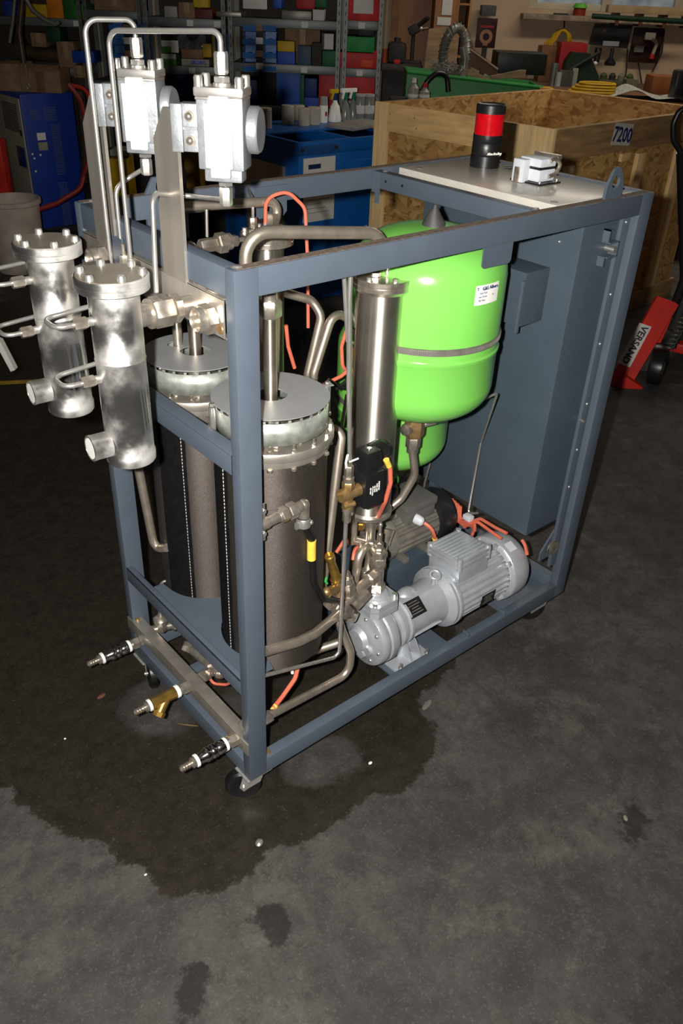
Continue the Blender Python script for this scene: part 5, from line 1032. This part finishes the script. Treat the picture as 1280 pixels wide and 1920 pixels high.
# green tub with boards and coil
GT=mat('green_tub_plastic','1f7a30',.5,0,.08,6); d=6.5; gz=SZ(770,135,d)[1]; s0=SZ(762,150,d)[0]; s1=SZ(1016,170,d)[0]; w=s1-s0; g2z=SZ(1010,164,d)[1]
r=thing('green_tub','long green trough with a sloping rim behind the crate','tub',B((s0+s1)/2,d,FZ),BGR,None,local=True)
zl=gz-FZ; zr=g2z-FZ; obj('tub_wall',MB().prism([(-w/2,0),(w/2,0),(w/2,zr),(-w/2,zl)],(0,0,0),(1,0,0),(0,0,1),-.012),GT,r); obj('tub_wall',MB().prism([(-w/2,0),(w/2,0),(w/2,zr),(-w/2,zl)],(0,.5,0),(1,0,0),(0,0,1),-.012),GT,r)
obj('tub_end',MB().box(-w/2,-w/2+.012,.012,.49,0,zl,.003),GT,r); obj('tub_end',MB().box(w/2-.012,w/2,.012,.49,0,zr,.003),GT,r); obj('tub_rim',MB().tube([(-w/2,-.01,zl),(w/2,-.01,zr)],.012,n=8),GT,r)
obj('tub_floor',MB().box(-w/2+.012,w/2-.012,.012,.49,.3,.31),GT,r)
bgtube('black_cable','thick black cable arching in front of the green trough','cable',[(787,182,6.3),(800,150,6.3),(822,135,6.32),(838,142,6.35),(840,172,6.35)],.018,RUB,.15)
r,w,h=bgt('plywood_sheet','tall pale plywood sheet leaning behind the trough','board',788,48,858,142,7.15); obj('sheet',MB().prism([(-w/2,-.8),(w/2,-.8),(w/2,h),(-w*.32,h*.93)],(0,0,0),(1,0,0),(0,0,1),-.02),PLY,r)
r,w,h=bgt('dark_plank','dark brown plank slanting in the trough','board',866,86,936,132,6.75); obj('plank',MB().prism([(-w/2,h),(-w/2,h*.3),(w/2,-h*.35),(w/2,h*.05)],(0,0,0),(1,0,0),(0,0,1),-.03),pm_('4c2f1e'),r); obj('plank_edge',MB().prism([(-w/2,h+.012),(-w/2,h),(w/2,h*.05),(w/2,h*.05+.012)],(0,-.002,0),(1,0,0),(0,0,1),-.03),pm_('a08468'),r)
r,w,h=bgt('pale_offcut','pale board offcut lying on the trough edge','board',920,130,985,150,6.56); obj('offcut',MB().prism([(-w/2,0),(w/2,.02),(w/2,h),(w*.35,h),(-w/2,h*.3)],(0,0,0),(1,0,0),(0,0,1),-.02),PLY,r)
r,w,h=bgt('pale_board','pale board lying in the trough below the coil','board',846,118,922,150,6.7); obj('board',MB().prism([(-w/2,h),(-w/2,h*.6),(w/2,-.02),(w/2,h*.12)],(0,0,0),(1,0,0),(0,0,1),-.02),PLY,r)
c=P(852,98,d=6.62); r=thing('flexible_duct','grey corrugated duct coiled in a ring','duct',c,BGR,None,local=True); DG=pm_('77756e',.35,.3)
obj('duct_ring',MB().tube([V(.085*math.cos(2*PI*q/28)*.95,.04*math.sin(2*PI*q/14),.15*math.sin(2*PI*q/28)) for q in range(28)],.03,n=10,closed=True),DG,r)
for q in range(28): 
    t_=2*PI*q/28; obj('duct_rib',MB().tube([V(.085*math.cos(t_)*.95+math.cos(t_)*.033*math.cos(j*PI/5),.04*math.sin(2*t_)+.033*math.sin(j*PI/5),.15*math.sin(t_)+math.sin(t_)*.033*math.cos(j*PI/5)) for j in range(10)],.004,n=5,closed=True),DG,r)
bgtube('duct_end','grey corrugated duct end hanging below the ring','duct',[(868,88,6.58),(872,110,6.58),(870,128,6.58),(865,148,6.56)],.028,DG,.1)
btx('black_bin','wide black-green plastic bin behind the planks','bin',932,100,1024,140,7.02,pm_('141c18',.4),.35)
r,w,h=bgt('chip_heap','heap of grey swarf behind the trough rim','swarf',812,120,856,138,6.6); mb=MB()
for k in range(90):
    a=V(random.uniform(-w/2,w/2),random.uniform(0,.15),random.uniform(0,h)); mb.tube([a,a+V(random.uniform(-.03,.03),random.uniform(-.02,.02),random.uniform(0,.03)),a+V(random.uniform(-.04,.04),0,.01)],.003,.01,5)
o=obj('swarf',mb,pm_('8f8c86',.3,.6),r); o['kind']='stuff'
# small stand with bottles left of the trough
sz=SZ(790,186,5.98)[1]; s_,_=SZ(792,186,5.98)
r=thing('side_stand','dark stand just behind the crate corner','stand',B(s_-.05,6.0,FZ),BGR,None,local=True); obj('stand_top',MB().box(-.16,.16,-.09,.12,sz-FZ-.03,sz-FZ,.004),DARK,r)
for x in (-.14,.11): obj('leg',MB().box(x,x+.03,-.02,.01,0,sz-FZ-.03),DARK,r)
for u,cm,lab,rr,hh_ in ((774,'c9c4bc','white-capped clear bottle on the stand behind the crate',.036,.085),(795,'a01c1c','red-capped clear bottle beside the white-capped one',.034,.06)):
    s_,_=SZ(u,180,5.98); r=thing('bottle',lab,'bottle',B(s_,5.98,sz),BGR,None,local=True); obj('bottle_body',MB().lathe([(0,0),(rr,0),(rr,hh_*.75),(rr*.5,hh_),(rr*.4,hh_+.01),(0,hh_+.01)],(0,0,0),(0,0,1),20,h=1),pm_('918c84',.3),r); obj('bottle_cap',MB().cyl((0,0,hh_+.01),(0,0,hh_+.035),.017,.014,14),pm_(cm),r); obj('bottle_label',MB().lathe([(rr+.0006,.012),(rr+.0006,.03)],(0,0,0),(0,0,1),20,h=1),PAP,r)
# dark bench left of the trough with black machines
z2=SZ(740,120,7.3)[1]; s0=SZ(712,120,7.3)[0]; s1=SZ(790,120,7.3)[0]; w=s1-s0
r=thing('dark_bench','dark steel bench in front of the wooden door','workbench',B((s0+s1)/2,7.3,FZ),BGR,None,local=True); obj('bench_top',MB().box(-w/2,w/2,0,.5,z2-FZ-.05,z2-FZ,.005),pm_('3a3430'),r); obj('bench_body',MB().box(-w/2+.03,w/2-.03,.05,.48,0,z2-FZ-.05,.005),DARK,r)
r,w,h=bgt('black_jug','black canister with rounded top on the dark bench','container',727,72,760,120,7.35,None,z2); obj('jug_body',MB().box(-w/2,w/2,0,.14,0,h*.85,.03),DARK,r); obj('jug_cap',MB().cyl((0,.07,h*.83),(0,.07,h*1.02),.022,n=14),DARK,r)
r,w,h=btx('red_part','small red plastic part on the dark bench','part',738,112,750,120,7.33,pm_('b02020'),.05); r.location.z=z2
r,w,h=bgt('orange_can','orange-red part left of the black canister','part',716,92,727,119,7.35,None,z2); obj('can_body',MB().cyl((0,.05,0),(0,.05,h),w/2,n=16),pm_('a04a28'),r)
r,w,h=bgt('drill_stand','black bench drill with a bright tip before the door','tool',762,30,786,118,7.4,None,z2)
obj('column',MB().cyl((0,.05,0),(0,.05,h*.75),.012,n=10),DARK,r); obj('drill_head',MB().obox((.0,.03,h*.72),(.08,.06,.06),Matrix.Rotation(-.5,3,'Y'),.012),DARK,r); obj('handle',MB().tube([(.03,.03,h*.8),(.1,.0,h*.98)],.014,n=8),DARK,r); obj('foot',MB().box(-.07,.07,0,.12,0,.02,.004),DARK,r)
r,w,h=bgt('bright_lever','bright chrome lever end by the plywood sheet','fitting',786,50,792,57,7.0); obj('lever_tip',MB().sph((0,0,h/2),w*.6,8),TUBE,r); obj('lever_rod',MB().tube([(0,0,h/2),(.06,.17,h/2)],.006,n=6),TUBE,r)
# door, notices and wooden shelf against the back wall
def wrect(n,u0,v0,u1,v1,m,dep,label=None,cat=None,bev=.004,dd=0):
    r,w,h=bgt(n,label,cat or 'x',u0,v0,u1,v1,WD-dep-dd) if label else (None,0,0); return r,w,h
ds0,_=SZ(745,60,WD-.05); ds1,_=SZ(815,60,WD-.05)
DO=mat('orange_brown_veneer','8a5520',.5,0,.15,3,stretch=(6,6,.6))
o=slab('door_1',ds0,ds1,WD-.05,WD-.005,FZ,2.0,DO)
dl=o
def dch(n,x0,x1,y0,y1,z0,z1,m): 
    c=obj(n,MB().box(x0,x1,y0,y1,z0,z1,.003),m); c.parent=dl
wd_=ds1-ds0; dch('door_frame',-wd_/2-.06,-wd_/2,-.04,.0,0,2.12,pm_('7d5a34')); dch('door_frame',wd_/2,wd_/2+.06,-.04,.0,0,2.12,pm_('7d5a34'))
r,w,h=bgt('tall_cupboard','tall orange-brown cupboard with paper notices','cupboard',814,-60,858,120,WD-.42); r.location.z=FZ; zt_=2.0; obj('cupboard_body',MB().box(-w/2,w/2,0,.38,0,zt_,.005),DO,r)
for u0,v0,u1,v1,lb_ in ((829,-8,848,28,'long white notice'),(822,32,848,47,'lower white notice')):
    s0=SZ(u0,10,WD-.43)[0]; s1=SZ(u1,10,WD-.43)[0]; zz0=SZ(u0,v1,WD-.43)[1]; zz1=SZ(u0,v0,WD-.43)[1]; c0=SZ(836,30,WD-.42)[0]
    obj('paper_notice',MB().box(s0-c0,s1-c0,-.008,-.002,zz0-FZ,zz1-FZ),PAP,r,lb_)
r,w,h=bgt('wooden_shelf','narrow open wooden shelf beside the cupboard','shelf',858,-60,884,78,WD-.3); r.location.z=FZ; PS=pm_('9c7344')
for x in (-w/2,w/2-.015): obj('shelf_side',MB().box(x,x+.015,0,.28,0,2.0,.002),PS,r)
obj('shelf_back',MB().box(-w/2,w/2,.27,.28,0,2.0),pm_('6a4424'),r)
for k in range(9): obj('shelf_board',MB().box(-w/2+.015,w/2-.015,.0,.27,.25+k*.19,.265+k*.19,.001),PS,r)
r,w,h=bgt('framed_poster','black and red framed poster leaning on the wall','poster',893,34,930,90,WD-.22); RX=Matrix.Rotation(.08,3,'Z')
obj('poster_board',MB().box(-w/2,w/2,0,.02,0,h,.003),pm_('2a1215'),r); obj('poster_figure',MB().prism(circ(.055,20),(0,-.002,h*.38),(1,0,0),(0,0,1),.002,[circ(.028,14)]).box(-.02,.02,-.002,0,h*.08,h*.22),pm_('8c6648'),r); obj('poster_band',MB().box(-w*.35,w*.35,-.003,-.001,h*.68,h*.76),pm_('8c2a2a'),r); obj('prop_leg',MB().box(-.02,.02,.0,.03,-.35,0),DARK,r)
btx('small_case','grey and black small case above the poster','case',903,10,930,30,WD-.2,pm_('4a4a48'),.15)
# objects under and on the window
r,w,h=bgt('tennis_tin','red tin with a lime green lid on the window sill','tin',1073,5,1100,32,WD-.1,None,wz-.035); obj('tin_body',MB().cyl((0,0,0),(0,0,h*.62),w*.42,n=20),pm_('7c2a1c'),r); obj('tin_lid',MB().lathe([(w*.5,h*.6),(w*.5,h*.7),(w*.35,h*.95),(0,h)],(0,0,0),(0,0,1),20,h=1),pm_('5fae3a'),r)
btx('black_tool','black flat tool lying on the window sill','tool',1040,25,1066,31,WD-.12,DARK,.08)
r,w,h=bgt('blind_box','long cream blind box with brackets below the window','box',1140,12,1300,27,WD-.2); obj('box_body',MB().box(-w/2,w/2,0,.1,0,h,.004),pm_('a08a68'),r)
for k in range(4): obj('bracket',MB().box(-w/2+.08+k*.2,-w/2+.11+k*.2,.02,.2,-.09,.0),pm_('5a3424'),r)
bgtube('green_bar','dark green bar along the window sill','bar',[(1110,30,WD-.3),(1180,35,WD-.3),(1290,41,WD-.3)],.02,pm_('12301f'),0)
r,w,h=bgt('tool_holder','black tool holder board hanging under the sill','holder',1107,45,1182,90,WD-.12); obj('holder_board',MB().prism([(-w*.42,h),(w*.5,h),(w*.48,0),(-w*.5,.02)],(0,0,0),(1,0,0),(0,0,1),-.05),BLACK,r); obj('paper_strip',MB().box(-w*.2,w*.2,-.055,-.05,h*.1,h*.3),pm_('8a8c90'),r); obj('knob',MB().sph((-w*.22,-.06,h*.72),.012,6),pm_('b07068'),r)
for x,k in ((-.09,0),(.03,1)):
    t_=obj('torch_tube' if k==0 else 'hanging_lamp',MB().lathe([(.028,0),(.03,-.02),(.024,-.11),(.0,-.12)] if k==0 else [(.015,0),(.015,-.07),(.05,-.11),(.045,-.13),(0,-.13)],(x,-.02,.0),(x-.01,-.02,1),18,h=1),BLACK,r)
obj('torch_glass',MB().sph((-.095,-.03,-.115),.018,8),WPL,r,'bright torch glass')
r,w,h=bgt('socket_board','dark brown board with sockets hanging on the wall','board',1184,52,1240,118,WD-.06); obj('board',MB().box(-w/2,w/2,0,.03,0,h,.004),pm_('2c1410'),r); obj('socket',MB().box(-.04,.05,-.04,0,h*.66,h*.88,.008),pm_('8a8478'),r); obj('plug_lead',MB().tube([(.02,-.05,h*.7),(.07,-.05,h*.6),(.05,-.05,h*.2)],.015,.03,8),pm_('9c8c7c'),r); obj('red_plug',MB().cyl((.05,-.05,h*.28),(.05,-.05,h*.14),.02,n=12),pm_('a8321c'),r); obj('clip_block',MB().box(-w*.42,-w*.1,-.03,0,h*.3,h*.5,.005),pm_('6a6862'),r)
for pts,lab in (([(1245,58),(1240,100),(1222,135)],'thin cable right of the socket board'),([(1196,118),(1200,140),(1203,160)],'thin cable hanging below the socket board'),([(1176,92),(1174,130),(1172,145)],'dark cable hanging left of the socket board')):
    bgtube('wall_cable',lab,'cable',[(u,v,WD-.03) for u,v in pts],.006,DARK,.1)
c=P(1052,74,d=WD-.06); r=thing('hose_coil','yellow hose coil hanging on the wall','hose',c,BGR,None,local=True)
for k in range(4): obj('hose_turn',MB().tube([V((.105-.012*k)*math.sin(2*PI*q/20)*(1.25 if math.cos(2*PI*q/20)<0 else .8),-.01*k,.10*math.cos(2*PI*q/20)-.03) for q in range(20)],.013,n=8,closed=True),YH,r)
obj('wall_hook',MB().tube([(0,0,.15),(0,-.03,.09)],.006,n=6),DARK,r)
# clutter on the long bench
it=[('carton','brown carton on the bench below the yellow coil','box',1028,87,34,7.9,pm_('6e4c30'),.2),('plastic_box','red box on the bench before the yellow coil','box',1066,80,40,7.75,pm_('8f1a1c'),.2),
('vise','dark green bench vise leaning machine','machine',1090,100,56,7.6,pm_('16281c'),.25),('tin_can','grey tin on the bench near the crate','tin',1036,118,12,7.55,pm_('6a6a66',.3,.5),.06),
('tin_can','clear glass with bright rim on the bench','glass',1046,135,9,7.5,pm_('a8aaa6',.15,.2),.05),('parts_box','grey parts block on the bench','part',1060,132,22,7.52,pm_('4c4a46',.4,.3),.1),
('parts_box','pale small bottle on the bench, left of the blue rag','bottle',1076,128,9,7.55,pm_('8c867c'),.05),('rag','blue rag on the bench','cloth',1098,148,22,7.5,pm_('2c4a66'),.1),
('crate_of_bottles','olive crate of fittings on the bench','crate',1160,142,60,7.6,pm_('4a4632'),.2),('parts_box','olive box right end of the fittings crate','box',1186,150,18,7.5,pm_('5c5a44'),.12)]
for n_,lab,cat,u,vt,wp_,d,m_,dep in it:
    r,wd,h=sit(n_,lab,cat,u,vt,wp_,d)
    if n_=='vise':
        obj('vise_body',MB().prism([(-wd*.5,0),(wd*.5,0),(wd*.45,h*.35),(wd*.1,h),(-wd*.35,h*1.02),(-wd*.5,h*.75)],(0,0,0),(1,0,0),(0,0,1),-dep*.5),m_,r); obj('vise_bar',MB().tube([(-wd*.4,-.02,h*.5),(wd*.35,-.03,h*1.08)],.012,n=8),DARK,r)
    elif n_=='rag': obj('cloth',MB().sph((0,.05,h*.3),wd*.5,8,(1,.6,.35)),m_,r)
    elif n_=='tin_can': obj('can_body',MB().lathe([(0,0),(wd/2,0),(wd/2,h),(wd*.4,h),(wd*.4,.01),(0,.01)],(0,0,0),(0,0,1),18,h=1),m_,r)
    elif n_=='crate_of_bottles':
        obj('crate_body',MB().box(-wd/2,wd/2,0,dep,0,h*.6,.01),m_,r)
        for k in range(4): obj('fitting',MB().lathe([(0,0),(.025,0),(.028,.03),(.012,.05),(0,.05)],(-wd*.35+wd*.23*k,dep*.4,h*.6),(-wd*.35+wd*.23*k,dep*.4,9),14,h=1),pm_(('3c4a2c','2c2c28','6a6a58','3c4a2c')[k]),r)
    else: obj('box_body',MB().box(-wd/2,wd/2,0,dep,0,h,.006),m_,r)
# ---- pallet jack ----
RJ=mat('red_jack_paint','c02a20',.4,0,.1,10)
base=P(1165,742,z=FZ); r=PJ=thing('pallet_jack','red pallet truck with a white lettered panel, right of the machine','pallet truck',(base.x,base.y,FZ),BGR,None,local=True)
def J(u,v,d): p=P(u,v,d=d); q=p-base; return V(q.dot(RT),q.dot(FW),q.z+base.z-FZ)
camL=V((CAM-base).dot(RT),(CAM-base).dot(FW),CAM.z-FZ)
def quad(n,cs,th,m,lab=None,par=None,off=0):
    nrm=(cs[1]-cs[0]).cross(cs[3]-cs[0]).normalized()
    if nrm.dot(camL-cs[0])<0: nrm=-nrm
    cs=[c+nrm*off for c in cs]
    return obj(n,MB().add(cs+[c-nrm*th for c in cs],[(0,1,2,3),(7,6,5,4),(0,4,5,1),(1,5,6,2),(2,6,7,3),(3,7,4,0)]),m,par or r,lab)
dd=lambda v:3.93+(740-v)*.0011
Q=lambda u,v,e=0:J(u,v,dd(v)+e)
yk=quad('lift_yoke',[Q(1138,728),Q(1166,738),Q(1263,566),Q(1232,555)],.035,RJ)
quad('yoke_rib',[Q(1166,738),Q(1176,734),Q(1272,572),Q(1263,566)],.05,RJ,None,yk)
wl=quad('lettered_panel',[Q(1157,680),Q(1180,689),Q(1221,613),Q(1198,605)],.002,PAP,'white panel reading VERSAND',yk,.003)
tp=(Q(1210,610)+Q(1210,610))/2; bt_=Q(1168,683); nr=(Q(1180,689)-Q(1157,680)).cross(Q(1198,605)-Q(1157,680)).normalized()
if nr.dot(camL-base.copy()*0-tp)<0: nr=-nr
ud=(bt_-tp).normalized(); cen=(tp+bt_)/2+nr*.005; vd=nr.cross(ud)
ln_=(bt_-tp).length; tx=txt('VERSAND',ln_*.215,cen,ud,vd,DARK,wl,'lettering',bold=.0012)
obj('front_shoe',MB().obox(Q(1178,722)+V(0,.02,0),(.12,.10,.07),Matrix.Rotation(.5,3,'Y'),.01),RJ,r)
quad('red_plate',[Q(1210,640,.1),Q(1235,650,.1),Q(1262,590,.1),Q(1240,585,.1)],.01,RJ)
wc=J(1226,715,4.0); wc.z=.09
for k in (0,1): c=V(wc.x+.03*k,wc.y+.09*k,wc.z); obj('steer_wheel',MB().lathe([(0,-.025),(.05,-.025),(.055,-.03),(.088,-.03),(.09,-.02),(.09,.02),(.088,.03),(.055,.03),(.05,.025),(0,.025)],c,c+V(-.9,.5,0),28,h=1),RUB,r)
obj('wheel_hub',MB().lathe([(0,.031),(.03,.031),(.035,.027),(.035,.02)],wc,wc+V(.9,-.5,0),16,h=1).lathe([(0,.031),(.03,.031),(.035,.027),(.035,.02)],wc,wc+V(-.9,.5,0),16,h=1),pm_('55524e',.5,.3),r)
pc=J(1262,640,4.2); obj('pump_column',MB().cyl((pc.x,pc.y+.04,.12),(pc.x+.02,pc.y+.04,.50),.045,n=18).box(pc.x-.16,pc.x+.1,pc.y-.02,pc.y+.1,.17,.22,.01),DARK,r)
spg=[];sb=J(1252,655,4.02)
for k in range(80): t_=k*2*PI/10; spg.append(V(sb.x+.022*math.cos(t_)+k*.0006,sb.y+.022*math.sin(t_),sb.z+k*.0022))
obj('spring',MB().tube(spg,.0045,n=6),pm_('7a8478',.3,.7),r,'steel coil spring')
hb=J(1262,560,4.15); ht=J(1268,285,4.0)
obj('tiller',MB().tube([hb+V(.02,.03,-.1),hb+V(.03,.0,.1),ht+V(.02,0,0)],.022,.1,10),BLACK,r)
obj('handle_loop',MB().tube([ht+V(.02,0,0),J(1262,262,4.0),J(1262,232,4.0),J(1274,205,4.0),J(1300,196,4.0),J(1330,230,4.0),J(1325,270,4.0),ht+V(.05,0,0)],.014,.05,10),BLACK,r)
obj('fork_arm',MB().obox((.62,.75,.12),(.9,.16,.05),Matrix.Rotation(.95,3,'Z'),.01),RJ,r)
# loose scraps
def scrap(u,v,sx,sy,m,lab,hh=.004,rz=0,cat='scrap'):
    p=P(u,v,z=FZ); o=obj('floor_scrap',MB().sph((0,0,hh/2),.5,5,(sx,sy,hh)),m); o.location=(p.x,p.y,FZ); o.rotation_euler=(0,0,rz); tag(o,lab,cat)
scrap(486,1583,.022,.018,TUBE,'crumpled bit of foil on the wet floor',.012,.4)
scrap(694,1432,.012,.008,WPL,'small white crumb on the wet floor under the rail',.006)
scrap(273,1641,.007,.005,WPL,'tiny white crumb near the stain edge',.004)
scrap(122,1386,.006,.005,WPL,'tiny white crumb at left on the wet floor',.004)
scrap(937,1138,.045,.018,pm_('8a8074'),'flat grey scrap beneath the silver motor',.006,.6)
scrap(190,1306,.028,.014,pm_('6a4636'),'brown flake on the dark floor',.003,.2)
scrap(1172,1535,.018,.010,pm_('7c766c'),'pale chip on the floor at right',.004,.9)
scrap(352,1360,.004,.06,pm_('6a5a3c'),'straw lying on the wet floor',.003,.75)
scrap(800,1322,.05,.016,pm_('6c6862'),'grey smear of dust on the floor',.002,.3)
